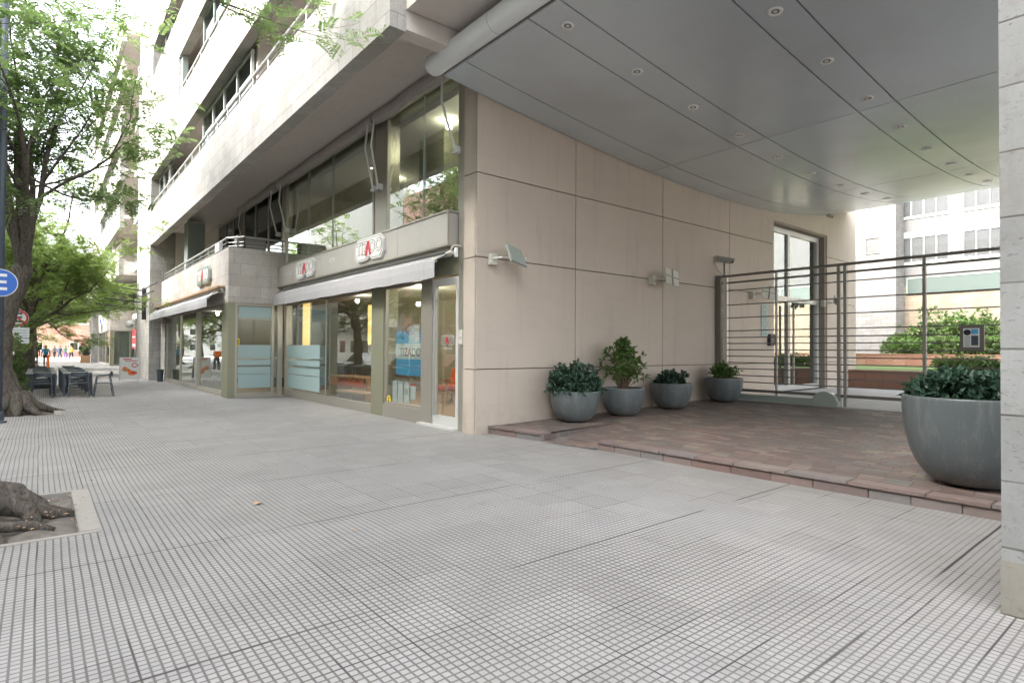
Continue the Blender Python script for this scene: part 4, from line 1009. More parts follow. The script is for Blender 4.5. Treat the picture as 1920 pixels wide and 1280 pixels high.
pot(9.82, 8.22, tz(9.82), .47, .60, ('second small grey bowl planter from the shop door', 'tall loose upright shrub with bare stems in the second small pot'), ('open', .56, 1.12, 85, .15, 'leaf_mid'))
pot(11.62, 8.26, tz(11.62), .48, .60, ('third small grey bowl planter from the shop door, low plant', 'low dark green shrub in the third small pot'), ('dome', .36, .30, 80, .12, 'leaf_dark'))
pot(13.80, 8.20, tz(13.8), .48, .62, ('fourth small dark bowl planter, beside the gate post', 'low lighter green shrub in the pot by the gate'), ('open', .40, .42, 55, .13, 'leaf_mid'))
pot(7.93, 1.72, tz(7.93), .66, .96, ('very large grey bowl planter beside the stone pillar', 'wide dark green shrub filling the very large planter'), ('dome', .56, .34, 620, .095, 'leaf_dark'))
# leaf litter in the pits and a few along the kerb
g = MB(); rr = random.Random(12)
for i in range(240):
    if i < 190: _, a, b_ = PITS[0 if i % 3 else 1]; x, y, z = rr.uniform(-.95, .38), rr.uniform(a+.1, b_-.1), .045
    else: x, y, z = rr.uniform(-.2, 5.5)**1.0, rr.uniform(4, 16), .004
    s_ = rr.uniform(.008, .028); th = rr.uniform(0, 6.28); c_, q_ = math.cos(th)*s_, math.sin(th)*s_
    g.add([(x-c_, y-q_, z), (x+q_*.5, y-c_*.5, z+.006), (x+c_, y+q_, z+.002), (x-q_*.5, y+c_*.5, z+.008)], [(0, 1, 2), (0, 2, 3)])
tag(g.build('leaf_litter', ['wood'], fix=False), 'small fallen leaves and bits scattered in the tree pits and on the pavement', 'leaf litter', kind='stuff')
# dead leaf on the pavement
p = on(484, 944, Z=.004); t = MB(); t.add([(p.x-.05, p.y-.03, .006), (p.x+.01, p.y-.045, .03), (p.x+.06, p.y, .008), (p.x+.01, p.y+.04, .02), (p.x-.03, p.y+.03, .03)], [(0, 1, 4), (1, 2, 3), (1, 3, 4)])
tag(t.build('dead_leaf', 'wood'), 'small dry tan leaf lying on the grooved pavement', 'leaf')
# ================================================================ COURTYARD BEYOND THE GATE
def planter_wall(name, lab, x, y0, y1, z0, z1, mat='redstone', th=.32):
    t = thing(name, lab, 'planter wall', (x, (y0+y1)/2, z0)); rr = random.Random(int(x*7)); g = MB(); y = y0
    while y < y1-.01:
        l = min(rr.uniform(.4, .9), y1-y); h = (z1-z0)*rr.uniform(.45, .55)
        g.box(x+rr.uniform(0, .01), x+th, y+.004, y+l-.004, z0, z0+h-.003); g.box(x+rr.uniform(0, .01), x+th, y+.004, y+l-.004, z0+h+.003, z1-.05); y += l
    g.build('stone_course', mat, t)
    g = MB(); g.box(x-.02, x+th+.02, y0, y1, z1-.05, z1); g.build('coping', 'redstone', t)
planter_wall('planter_wall', 'low red stone planter wall in front of the lawn behind the gate', 23.25, -20, 8.8, .30, .93)
planter_wall('planter_wall', 'second red stone planter wall behind the lawn', 33.0, -20, 40, .93, 1.50)
g = MB(); g.sheet([(33.3, -25, 1.42), (47.5, -25, 1.42), (47.5, 40, 1.42), (33.3, 40, 1.42)]); struct('planting_bed', g, 'dirt')
CB = thing('courtyard_building', 'white and pale grey rear building beyond the gate with long shuttered windows', 'building', (48, 15, 0))
cx1 = on(1680, 600, X=44).y
g = MB(); g.box(44, 46.2, cx1, 45, 0, 24)
g.build('white_stone_wall', 'stone_court', CB)
w_a, w_b = on(1622, 447, X=44), on(1652, 474, X=44)
windows(CB, 43.95, w_b.y, w_a.y, w_b.z, w_a.z, 1, 'frame', 'glass_dark', .82)
FX = 45.6; fy = lambda px: on(px, 500, X=FX).y; fz = lambda py, px=1740: on(px, py, X=FX).z
g = MB(); g.box(FX, FX+1, -40, cx1-.01, fz(533), 24); g.build('render_wall', 'cream_court', CB)
g = MB(); g.box(FX+.02, FX+1, -40, cx1-.01, 0, fz(533)-.01); g.build('garden_wall', 'stone_beige', CB)
zb0, zb1 = on(1740, 448, X=FX).z, on(1740, 505, X=FX).z
fl = on(1740, 437, X=FX).z-on(1740, 399-38, X=FX).z
for k in range(5):
    dz_ = 3.1*k
    for j, (a, b_) in enumerate([(1687, 1781), (1806, 1912), (1936, 2040)]):
        ya, yb = fy(a), fy(b_)
        z1_, z0_ = on(1740, 441, X=FX).z+dz_, on(1740, 441, X=FX).z+dz_-1.75
        g = MB(); g.box(FX-.05, FX, yb-.1, ya+.1, z1_-.02, z1_+.35); g.build('lintel_band', 'frame_green', CB); g = MB(); g.box(FX-.06, FX, yb-.1, ya+.1, z0_-.12, z0_); g.build('sill', 'frame_green', CB)
        windows(CB, FX-.05, yb, ya, z0_, z1_, 4, 'frame_green', 'glass', .92)
sa, sb = on(1700, 522, X=FX), on(1700, 553, X=FX)
windows(CB, FX-.03, -30, sa.y, sb.z, sa.z, 5, 'frame_green', 'teal_glass')
# other side of the courtyard, seen in the lobby door glass
C2 = thing('courtyard_building', 'pale stone side wing reflected in the lobby door glass', 'building', (35, -14, 0))
g = MB(); g.box(30, 44, -22, -16, 0, 7.5); g.build('wall', 'stone_pale', C2)
for x in (32, 36, 40):
    for z in (1, 4.5):
        g = MB(); g.box(x, x+1.6, -16.03, -15.97, z, z+2.2); w = g.build('window', 'frame', C2); g = MB(); g.box(x+.1, x+1.5, -15.96, -15.95, z+.1, z+2.1); g.build('pane', 'glass_dark', w)
g = MB(); g.box(34, 35.2, -16.05, -15.95, .9, 3.4); g.build('wooden_door', 'wood', C2)
def bush(x, y, z, rx, ry, h, n, size, mat, lab, name='garden_shrub', seed=0, cat='shrub', group='shrubs in the courtyard bed'):
    s = thing(name, lab, cat, (x, y, z), group); ORG[s.name] = Vector((0, 0, 0)); rr = random.Random(seed+int(x*31+y*17)); lf, st = MB(), MB()
    for i in range(n):
        a, e = rr.uniform(0, 2*PI), math.asin(rr.uniform(0, 1)); q = rr.uniform(.45, 1)
        lump = 1+.45*mnoise.noise(Vector((math.cos(a)*1.8+seed, math.sin(a)*1.8, e*2.2+x)))
        p = Vector((rx*q*lump*math.cos(a)*math.cos(e)**.5, ry*q*lump*math.sin(a)*math.cos(e)**.5, .05+h*q*lump*(math.sin(e)**.8)))
        if i % 9 == 0: st.tube([(p.x*.15, p.y*.15, 0), (p.x*.55, p.y*.55, p.z*.6), p], [.03, .018, .008], 4, cap=False)
        leaf_cluster(lf, p, 8, size, rr, .3, .5)
    st.build('stem', 'stem', s, fix=False); lf.build('foliage', mat, s, fix=False); return s
bl = ['leafy yellow green shrub at the left end of the garden wall', 'tall bushy shrub left of centre against the beige garden wall', 'tall bright shrub in the middle of the beige garden wall', 'broad green shrub behind the intercom panel', 'tall shrub at the right end of the garden wall near the pillar']
for i, (px, h, m_) in enumerate([(1715, 1.7, 'leaf_mid'), (1765, 2.7, 'leaf_pale'), (1805, 2.5, 'leaf_mid'), (1843, 2.2, 'leaf_mid'), (1880, 2.4, 'leaf_pale')]):
    p = on(px, 665, X=42.5); bush(42.5, p.y, 1.42, 1.2, 1.3, h, 230, .30, m_, bl[i], seed=i)
for i, px in enumerate([1720, 1790, 1850, 1905]):
    p = on(px, 665, X=38.5); bush(38.5, p.y, 1.42, .9, 1.9, .95, 200, .28, ['leaf_mid', 'leaf_pale'][i % 2], ['low green mound at the left of the raised bed', 'low bright green mound in the middle of the raised bed', 'low green mound below the intercom panel', 'low bright mound at the right of the raised bed'][i], seed=9+i)
for i, px in enumerate([1790, 1830, 1870]):
    p = on(px, 690, X=26.5); bush(26.5, p.y, .93, .45, .75, .42, 120, .16, 'leaf_pale', ['small lime green mound at the lawn edge, left one', 'small lime green mound at the lawn edge, middle one', 'small lime green mound at the lawn edge beside the pillar'][i], seed=20+i, group='mounds at the lawn edge')
bush(25.5, -2, .93, 1.2, 2.6, 2.8, 260, .3, 'leaf_pale', 'courtyard shrub mirrored in the lobby glass', seed=40)
# ================================================================ TREES
def leaf_spray(mb, p, d, L_, rr, nl=7, w=.020):
    s = d.cross(Vector((0, 0, 1)))
    s = s.normalized() if s.length > .1 else Vector((1, 0, 0))
    s = (s+Vector((0, 0, rr.uniform(-.5, .5)))).normalized(); n_ = s.cross(d)
    vs, fs = [], []
    for i in range(nl):
        t = (i+.6)/nl; q = p+d*L_*t-Vector((0, 0, L_*.35*t*t)); ll = L_*.36*(1-.45*abs(t-.4))
        for sg in (-1, 1):
            a = q; dd = (s*sg*.9+d*.45+n_*rr.uniform(-.25, .25)).normalized(); ww = d.cross(n_)*0+d*w
            o = len(vs); vs += [a, a+dd*ll*.5+ww, a+dd*ll, a+dd*ll*.5-ww]; fs.append((o, o+1, o+2, o+3))
    mb.add(vs, fs)
def tree(name, lab, loc, seed, trunk, h0, spread, lmat='leaf', limbs=6, nspray=13, L0=3.0, lift=.55, group='street trees along the kerb', sub=(4, 4, 4), roots=True, spray=.34, bias=Vector((0, 0, 0)), rise=1.0, lw=.022):
    t = thing(name, lab, 'tree', loc, group); ORG[t.name] = Vector((0, 0, 0)); rr = random.Random(seed); wood, lf = MB(), MB(); limbm = MB()
    tr = [Vector(p) for p, r_ in trunk]; rad = [r_ for p, r_ in trunk]
    # refine trunk with wobble
    pts, rs = [], []
    for (a, ra), (b_, rb) in zip(zip(tr, rad), zip(tr[1:], rad[1:])):
        for k in range(4):
            u = k/4; q = a.lerp(b_, u)+Vector((mnoise.noise(a*1.3+Vector((u*2, seed, 0))), mnoise.noise(a*1.7+Vector((0, u*2, seed))), 0))*.05; pts.append(q); rs.append(ra+(rb-ra)*u)
    pts.append(tr[-1]); rs.append(rad[-1]); wood.tube(pts, rs, 14)
    if roots:
        for k in range(7):
            a = 2*PI*k/7+rr.uniform(-.3, .3); L_ = rr.uniform(.45, .85); r0 = rad[0]
            c, s_ = math.cos(a), math.sin(a)
            wood.tube([(c*r0*.3, s_*r0*.3, .45), (c*r0*.9, s_*r0*.9, .16), (c*(r0+L_*.4), s_*(r0+L_*.4), .03), (c*(r0+L_), s_*(r0+L_), -.09)], [r0*.45, r0*.36, r0*.22, .03], 8)
    ends = []
    def grow(p, d, L_, r_, lev):
        n = 4; q = p; ps, rr_ = [p], [r_]
        for i in range(n):
            d = (d+Vector((rr.gauss(0, .16), rr.gauss(0, .16), rr.gauss(.03, .12)))+bias*.06).normalized(); q = q+d*L_/n; ps.append(q); rr_.append(r_*(1-.52*(i+1)/n))
        limbm.tube(ps, rr_, 8 if lev < 2 else 5 if lev < 3 else 4, cap=False)
        if lev >= 3: ends.append((ps, d)); return
        for k in range(sub[lev]):
            u = .35+.65*(k+rr.random())/sub[lev]; i = min(n-1, int(u*n)); base = ps[i].lerp(ps[i+1], u*n-i)
            if k == sub[lev]-1: base, nd = ps[-1], d
            else:
                ax = Vector((rr.gauss(0, 1), rr.gauss(0, 1), rr.gauss(0, .55)+.1)).normalized(); nd = (d*.55+ax*.85).normalized()
            if nd.z < -.25: nd.z = -.2; nd.normalize()
            grow(base, nd, L_*rr.uniform(.52, .78), rr_[min(i+1, n)]*.62, lev+1)
    top = pts[-1]
    for k in range(limbs):
        a = 2*PI*(k+rr.random()*.6)/limbs; el = rr.uniform(lift*.6, lift*1.5)
        d = Vector((math.cos(a)*math.cos(el)*spread, math.sin(a)*math.cos(el)*spread, math.sin(el)*rise)).normalized()
        i = len(pts)-1-rr.randint(0, 3)
        grow(pts[i], d, L0*rr.uniform(.85, 1.15), rs[i]*.42, 0)
    if h0: grow(top, Vector((.1, 0, 1)), L0, rs[-1]*.7, 0)
    for ps, d in ends:
        for k in range(nspray):
            i = rr.randint(0, len(ps)-1); p = ps[i]+Vector((rr.gauss(0, .10), rr.gauss(0, .10), rr.gauss(0, .08)))
            dd = (d*.4+Vector((rr.gauss(0, 1), rr.gauss(0, 1), rr.gauss(0, .45)))).normalized()
            leaf_spray(lf, p, dd, spray*rr.uniform(.7, 1.25), rr, 7, lw)
    wood.build('trunk', 'bark', t, smooth=True, fix=False); limbm.build('branch', 'bark', t, smooth=True, fix=False); lf.build('crown', lmat, t, fix=False)
    return t
T1 = tree('street_tree', 'nearest street tree, its knotted roots in the near pit and its crown overhead', (-.62, 7.2, 0), 11,
     [((0, 0, -.1), .36), ((-.02, .05, .5), .27), ((-.10, .2, 1.6), .24), ((-.35, .2, 3.2), .22), ((-.5, .3, 5.2), .2), ((-.4, .5, 6.2), .18)], True, 1.15, limbs=7, L0=3.1, lift=.55, nspray=9, sub=(4, 4, 3), rise=1.1, bias=Vector((.05, .5, .2)), spray=.28, lw=.018)
# knotted surface root beside the near trunk
g = MB()
rl = lambda *a: [Vector(p) for p in a]
g.tube(rl((-.75, 7.5, .0), (-.5, 7.45, .12), (-.28, 7.4, .22), (-.12, 7.30, .22), (-.05, 7.15, .12), (.02, 6.98, .06), (-.05, 6.85, -.08)), [.12, .14, .15, .12, .10, .08, .05], 14)
g.tube(rl((-.8, 7.0, .02), (-.45, 7.05, .16), (-.2, 7.12, .18), (.0, 7.05, .05), (.1, 6.9, -.06)), [.11, .12, .11, .09, .05], 12)
g.tube(rl((-.35, 7.35, .25), (-.12, 7.2, .22), (.14, 7.22, .08), (.24, 7.15, -.05)), [.09, .09, .07, .04], 12)
g.tube(rl((-.9, 6.75, .0), (-.4, 6.62, .03), (.05, 6.58, .0), (.25, 6.5, -.05)), [.05, .055, .05, .03], 8)
g.v = [tuple(Vector(v)+Vector((mnoise.noise(Vector(v)*9), mnoise.noise(Vector(v)*9+Vector((5, 0, 0))), mnoise.noise(Vector(v)*9+Vector((0, 7, 0)))))*.028) for v in g.v]
g.v = [((v[0]+.75)*.72+.02, (v[1]-7.25)*.75+.05, v[2]*.9) for v in g.v]
g.build('surface_root', 'bark', T1, smooth=True)
T2 = tree('street_tree', 'leaning street tree with thick forked trunk behind the round blue sign pole', (-.42, 18.45, 0), 5,
     [((0, 0, -.1), .36), ((-.10, 0, .35), .26), ((-.28, .1, 1.0), .22), ((-.33, .15, 2.0), .21), ((-.12, .2, 2.9), .24), ((.10, .3, 3.6), .20)], True, .85, limbs=7, L0=3.8, lift=1.0, nspray=10, sub=(4, 4, 4), rise=1.9, spray=.34, bias=Vector((.15, 0, .35)), lw=.028)
T3 = tree('street_tree', 'third street tree along the kerb, thin trunk behind the chairs', (-.45, 29.4, 0), 21,
     [((0, 0, -.1), .38), ((.05, 0, .6), .25), ((.0, .1, 1.8), .22), ((.12, .1, 3.2), .20)], True, 1.0, 'leaf_y', limbs=6, L0=2.7, lift=.7, nspray=10, sub=(4, 4, 4), spray=.40, lw=.03)
def dup_tree(src, loc, rz, sc, lab, group='street trees along the kerb'):
    c = copy_tree(src); c.location = loc; c.rotation_euler = (0, 0, rz); c.scale = (sc, sc, sc); c['label'] = lab; c['group'] = group; return c
dup_tree(T3, (-.45, 40.4, 0), 2.2, 1.0, 'fourth street tree along the kerb, beyond the tables')
dup_tree(T3, (-.45, 51.4, 0), 4.0, 1.05, 'fifth street tree along the kerb, near the walking people')
dup_tree(T2, (-.8, 63, 0), 1.0, 1.0, 'sixth street tree along the kerb, before the sunny crossing')
dup_tree(T3, (-1.0, 76, 0), 3.0, 1.25, 'seventh street tree, farthest along this kerb')
OG = 'trees on the other side of the street'
for i, (y, src, rz) in enumerate([(-4, T3, .4), (7, T2, 2), (16, T3, 3.3), (27, T2, 5), (40, T3, 1.2)]):
    dup_tree(src, (-14.2, y, 0), rz, .95, ['first', 'second', 'third', 'fourth', 'fifth'][i]+' tree across the street, seen mirrored in the shop glass', OG)
for i, (x, y, s_) in enumerate([(-6, 118, 1.7), (2, 122, 1.5), (9, 126, 1.6), (16, 121, 1.5)]):
    dup_tree(T3, (x, y, 0), i*1.3, s_, ['large round tree left of the far brick houses', 'round tree before the far brick houses', 'tree over the far brick wall', 'tree behind the corner of the far wing'][i], 'trees at the far end of the street')
bush(-.75, 22.3, 0, .45, .8, 1.9, 330, .16, 'leaf_pale', 'pale leafy bush at the foot of the leaning tree', name='kerb_bush', seed=3, group='bushes at the kerb')
# ================================================================ FAR END OF THE STREET
def far_house(x0, x1, y0, y1, h, lab, mat='brick_red', win=True):
    t = thing('brick_house', lab, 'house', ((x0+x1)/2, y0, 0))
    g = MB(); g.box(x0, x1, y0, y1, 0, h); g.build('wall', mat, t)
    g = MB(); g.box(x0-.2, x1+.2, y0-.2, y1+.2, h, h+.3); g.build('roof_edge', 'cream', t)
    if win:
        n = max(1, int((x1-x0)/3.2))
        for k in range(n):
            for z in [1.0+3*j for j in range(int(h//3))]:
                x = x0+(k+.5)*(x1-x0)/n; g = MB(); g.box(x-.6, x+.6, y0-.05, y0+.05, z, z+1.4); w = g.build('window', 'frame_pale', t); g = MB(); g.box(x-.5, x+.5, y0-.06, y0-.052, z+.1, z+1.3); g.build('pane', 'glass_dark', w)
far_house(-2.5, 6.5, 118, 128, 5.2, 'low red brick building closing the street')
far_house(6.8, 22, 122, 134, 9.0, 'pinkish brick building behind the low one')
far_house(-30, -12, 128, 140, 9, 'tall pale block at the far left of the crossing', 'cream')
# buildings across the street (mirrored in the shop glass)
for i, (y0, y1, h, m_, lab) in enumerate([(-20, 36, 26, 'stone_pale', 'pale apartment block across the street, nearest'), (36, 44, 20, 'cream', 'cream apartment block across the street in the middle'), (44, 56, 18, 'brick_red', 'brick apartment block across the street'), (56, 84, 19, 'cream', 'long cream block across the street, farthest')]):
    t = thing('street_building', lab, 'building', (-17.5, (y0+y1)/2, 0))
    g = MB(); g.box(-29, -17.5, y0+.1, y1-.1, -.1, h); g.build('wall', m_, t)
    f = MB(); p_ = MB(); bb = MB()
    for z in [1.+3.1*j for j in range(int((h-2)//3.1))]:
        y = y0+1.4
        while y+1.8 < y1-1:
            f = MB(); f.box(-17.5, -17.42, y, y+1.8, z, z+1.7); w = f.build('window', 'frame_pale', t); q = MB(); q.box(-17.42, -17.41, y+.08, y+1.72, z+.08, z+1.62); q.build('pane', 'glass_dark', w); y += 3.4
        if z > 2: bb.box(-17.4, -16.5, y0+1, y1-1, z-.35, z-.2)
    bb.build('balcony_slab', 'cream', t)
# ================================================================ STREET FURNITURE
PLX, PLY = -.67, 16.27
t = thing('sign_pole', 'dark blue grey lamp pole at the left edge with a round blue sign', 'pole', (PLX, PLY, 0))
g = MB(); g.tube([(PLX, PLY, 0), (PLX, PLY, 11)], [.07, .06], 16); g.build('shaft', 'polegrey', t, smooth=True)
g = MB(); g.lathe([(.15, 0), (.15, .03), (.10, .05), (.095, .25)], (PLX, PLY, 0), 16); g.build('base_collar', 'polegrey', t)
def round_sign(label, c, R_, kind, name='parking_sign'):
    s = thing(name, label, 'traffic sign', c)
    yv = lambda u, v, tt: (c[0]+u, c[1]-tt, c[2]+v)
    circ = lambda r_, n=40: [(r_*math.cos(2*PI*k/n), r_*math.sin(2*PI*k/n)) for k in range(n)]
    g = MB(); g.prism(circ(R_), yv, 0, .006); g.build('disc', 'white', s)
    if kind == 'E':
        g = MB(); g.prism(circ(R_*.95), yv, .006, .010); g.build('blue_field', 'blue', s)
    else:
        g = MB(); n = 40
        for k in range(n):
            a, b_ = 2*PI*k/n, 2*PI*(k+1)/n; P_ = [(R_*.97*math.cos(a), R_*.97*math.sin(a)), (R_*.97*math.cos(b_), R_*.97*math.sin(b_)), (R_*.76*math.cos(b_), R_*.76*math.sin(b_)), (R_*.76*math.cos(a), R_*.76*math.sin(a))]
            g.prism(P_, yv, .006, .012)
        d_ = Vector((math.cos(-PI/4), math.sin(-PI/4))); n_ = Vector((-d_.y, d_.x))*R_*.10
        g.prism([tuple(d_*R_*.8+n_), tuple(-d_*R_*.8+n_), tuple(-d_*R_*.8-n_), tuple(d_*R_*.8-n_)], yv, .014, .017); g.build('red_ring', 'red', s)
    lm = 'white' if kind == 'E' else 'black'
    text_obj('E', lm, s, (c[0]-.0, c[1]-.012, c[2]), (1, 0, 0), R_*1.65, .001, R_*.03, 'letter')
    return s
p = on(0, 530, Y=PLY-.12); round_sign('round blue parking sign with a white E on the left pole', (p.x, PLY-.12, p.z), .29, 'E')
# no parking sign on its own thin pole
p = on(34, 596, Y=24.0)
NP = round_sign('round white and red no parking sign behind the leaning trunk', (p.x, 24.0, p.z), .26, 'N', 'no_parking_sign')
g = MB(); g.box(p.x-.28, p.x+.28, 23.985, 23.995, p.z-.62, p.z-.30); g.box(p.x-.02, p.x+.28, 23.985, 23.995, p.z-.80, p.z-.64); g.build('rule_plate', 'paper', NP)
g = MB(); g.tube([(p.x+.02, 24.03, 0), (p.x+.02, 24.03, p.z+.3)], .03, 10); g.build('post', 'frame_pale', NP)
g = MB()
for k in range(3): g.box(p.x-.22, p.x+.22, 23.981, 23.985, p.z-.40-k*.08, p.z-.385-k*.08)
g.build('text_line', 'gate_lt', NP)
# tables and chairs
def make_table():
    t = thing('cafe_table', '', 'table', (0, 0, 0), 'cafe tables standing in two rows'); ORG[t.name] = Vector((0, 0, 0))
    g = MB(); g.box(-.40, .40, -.40, .40, .735, .765); g.build('tabletop', 'gate_lt', t, bevel=.006)
    g = MB(); g.box(-.37, .37, -.37, -.34, .69, .734); g.box(-.37, .37, .34, .37, .69, .734); g.build('apron', 'chair', t)
    for sx in (-1, 1):
        for sy in (-1, 1):
            g = MB(); g.box(sx*.36-.022, sx*.36+.022, sy*.36-.022, sy*.36+.022, 0, .689); g.build('leg', 'chair', t)
    return t
def make_chair():
    t = thing('cafe_chair', '', 'chair', (0, 0, 0), 'charcoal metal cafe chairs'); ORG[t.name] = Vector((0, 0, 0))
    g = MB(); g.box(-.22, .22, -.21, .21, .435, .455); g.build('seat', 'chair', t, bevel=.01)
    pts = [(.235*math.sin(a), -.19-.06*math.cos(a)) for a in [(-1.2+2.4*k/10) for k in range(11)]]
    g = MB(); n = len(pts); vs = [(x, y, z) for z in (.66, .80) for x, y in pts]+[(x, y+.018, z) for z in (.66, .80) for x, y in pts]
    fs = [(i, i+1, n+i+1, n+i) for i in range(n-1)]+[(2*n+i, 3*n+i, 3*n+i+1, 2*n+i+1) for i in range(n-1)]+[(n+i, n+i+1, 3*n+i+1, 3*n+i) for i in range(n-1)]+[(i, 2*n+i, 2*n+i+1, i+1) for i in range(n-1)]
    g.add(vs, fs); g.build('backrest', 'chair', t)
    for s in (-1, 1):
        g = MB(); g.tube([(s*.27, -.27, 0), (s*.235, -.21, .45), (s*.225, -.16, .74)], .015, 7); g.build('leg', 'chair', t)
        g = MB(); g.tube([(s*.27, .26, 0), (s*.245, .20, .45), (s*.245, .17, .655), (s*.24, .10, .675), (s*.235, -.16, .70)], .015, 7); g.build('leg', 'chair', t)
    g = MB(); g.tube([(-.245, -.21, .30), (.245, -.21, .30)], .010, 6); g.tube([(-.25, .20, .30), (.25, .20, .30)], .010, 6); g.tube([(-.25, -.21, .42), (-.25, .20, .42)], .010, 6); g.tube([(.25, -.21, .42), (.25, .20, .42)], .010, 6); g.build('stretcher', 'chair', t)
    return t
tb = make_table(); n_ = 0
rows = [(.05, 'left'), (.98, 'right')]
for c_, (x, side) in enumerate(rows):
    for r_ in range(4):
        o = tb if n_ == 0 else copy_tree(tb); o.location = (x, 24.1+r_*1.95, 0)
        o['label'] = f"{['nearest', 'second', 'third', 'farthest'][r_]} dark square cafe table in the {'kerb side' if c_ == 0 else 'shop side'} row"; n_ += 1
ch = make_chair(); n_ = 0
spots = []
for c_, (x, side) in enumerate(rows):
    for r_ in range(4):
        sd_ = 'kerb side' if c_ == 0 else 'shop side'; od = ['nearest', 'second', 'third', 'farthest'][r_]
        spots.append((x+.02, 23.32+r_*1.95, .05*(r_-1), f'charcoal metal chair on the near side of the {od} table in the {sd_} row'))
        spots.append((x-.03, 24.78+r_*1.95, PI+.05*(r_-1), f'charcoal metal chair on the far side of the {od} table in the {sd_} row'))
spots.append((1.62, 23.15, PI/2, 'lone charcoal metal chair turned sideways on the shop side of the tables'))
spots.append((-.62, 28.2, -PI/2, 'charcoal metal chair at the kerb end beside the third tree'))
for x, y, rz, lab in spots:
    o = ch if n_ == 0 else copy_tree(ch); o.location = (x, y, 0); o.rotation_euler = (0, 0, rz); o['label'] = lab; n_ += 1
# sandwich board
p = on(240, 716, Z=0)
bx, by = p.x+.05, p.y
t = thing('sandwich_board', 'white sandwich board with food pictures beside the stone tower', 'sandwich board', (bx, by, 0))
def tilt(sgn):
    return lambda u, v, tt: (bx+u, by+sgn*(.32*(1.35-v)/1.35)-.02*0+tt*(-1 if sgn < 0 else 1), v)
g = MB(); g.prism([(-.48, .14), (.48, .14), (.48, 1.35), (-.48, 1.35)], tilt(-1), 0, .02); g.build('front_panel', 'white', t)
g = MB(); g.prism([(-.48, .14), (.48, .14), (.48, 1.35), (-.48, 1.35)], tilt(1), 0, .02); g.build('back_panel', 'skyblue', t)
for s in (-1, 1):
    for q in (-1, 1):
        g = MB(); g.bar((bx+s*.50, by+q*.34, 0), (bx+s*.50, by+q*.01, 1.38), .035); g.build('leg', 'frame_pale', t)
g = MB(); rr = random.Random(4)
def blob(cx, cz_, rx, rz_, o, mi):
    poly = [(cx+rx*math.cos(a)*(1+.15*math.sin(3*a+cx*9)), cz_+rz_*math.sin(a)) for a in [2*PI*k/16 for k in range(16)]]
    g.prism(poly, tilt(-1), .02+o, .023+o, mi)
blob(.10, .52, .30, .16, .0, 0); blob(.12, .50, .25, .12, .004, 1); blob(-.20, .68, .20, .10, .0, 2); blob(-.26, .78, .12, .07, .004, 1); blob(-.05, .62, .13, .08, .006, 1); blob(.18, .54, .12, .07, .008, 3)
g.build('food_picture', ['paper', 'plastic_o', 'wood', 'red'], t); t.scale = (.74, .85, .84)
g = MB(); blob(.26, .93, .18, .12, 0, 0); blob(.26, .93, .13, .07, .004, 1); 
g.prism([(-.35, 1.23), (.10, 1.23), (.10, 1.29), (-.35, 1.29)], tilt(-1), .02, .023, 0); g.prism([(-.25, 1.14), (.40, 1.14), (.40, 1.18), (-.25, 1.18)], tilt(-1), .02, .023, 0); g.build('red_print', ['red', 'white'], t)
# bin beside pier, shrub pot far, slot
p = on(294, 713, Z=0); t = thing('waste_bin', 'small dark waste bin between the stone pier and the bay glass', 'bin', (4.45, 31.6, 0))
g = MB(); g.lathe([(.16, 0), (.20, .70), (.205, .72), (.18, .72), (.17, .6)], (4.36, 31.5, 0), 20); g.build('bin_body', 'polegrey', t)
g = MB(); g.lathe([(.205, .70), (.215, .71), (.215, .74), (.205, .75)], (4.36, 31.5, 0), 20, close=False); g.build('rim', 'black', t); t.scale = (.75, .75, .75)
t = thing('planter_box', 'brown square planter at the foot of the far wing', 'planter', (3.6, 74, 0))
g = MB(); g.box(3.2, 4.0, 73.6, 74.4, 0, .75); g.build('box', 'wood', t, bevel=.02); g = MB(); g.box(3.27, 3.93, 73.67, 74.33, .752, .77); g.build('soil', 'soil', t)
bush(3.6, 74, .77, .5, .5, 1.3, 90, .2, 'leaf_dark', 'dark shrub in the brown square planter', name='potted_shrub', seed=2, group='far potted shrubs')
# orange post
p = on(90, 690, Z=.0)
t = thing('orange_post', 'slim orange plastic marker post behind the tables', 'marker post', (.45, 36.5, 0))
pp = on(90.5, 665, Y=36.5)
g = MB(); g.tube([(pp.x, 36.5, 0), (pp.x, 36.5, pp.z)], .05, 10); g.build('tube', 'plastic_o', t); g = MB(); g.lathe([(.16, 0), (.16, .04), (.06, .08)], (pp.x, 36.5, 0), 14); g.build('foot', 'black', t)
# delivery motorcycle
def motorcycle(x, y):
    t = thing('motorcycle', 'dark parked motorcycle with an orange delivery box', 'motorcycle', (x, y, 0))
    for dy in (-.65, .65):
        g = MB(); g.lathe([(.30, -.05), (.33, -.04), (.33, .04), (.30, .05), (.24, .03), (.24, -.03), (.30, -.05)], (x, y+dy, .33), 24, ax='x', close=False); w = g.build('wheel', 'tyre', t); g = MB(); g.lathe([(.24, -.02), (.24, .02), (.03, .03), (.03, -.03)], (x, y+dy, .33), 16, ax='x'); g.build('rim', 'rail', w)
    g = MB(); g.tube([(x, y-.65, .33), (x, y-.5, .75), (x, y-.2, .85), (x, y+.3, .72), (x, y+.75, .80)], [.05, .10, .17, .12, .05], 10); g.build('body', 'polegrey', t, smooth=True)
    g = MB(); g.box(x-.14, x+.14, y-.1, y+.5, .80, .88); g.build('seat', 'black', t, bevel=.03)
    g = MB(); g.tube([(x-.35, y+.35, 1.05), (x-.1, y+.5, 1.0), (x+.1, y+.5, 1.0), (x+.35, y+.35, 1.05)], .018, 6); g.tube([(x, y+.5, 1.0), (x, y+.65, .33)], .03, 6); g.build('handlebar', 'black', t)
    g = MB(); g.box(x-.28, x+.28, y-.75, y-.25, .92, 1.36); g.build('delivery_box', 'plastic_o', t, bevel=.02)
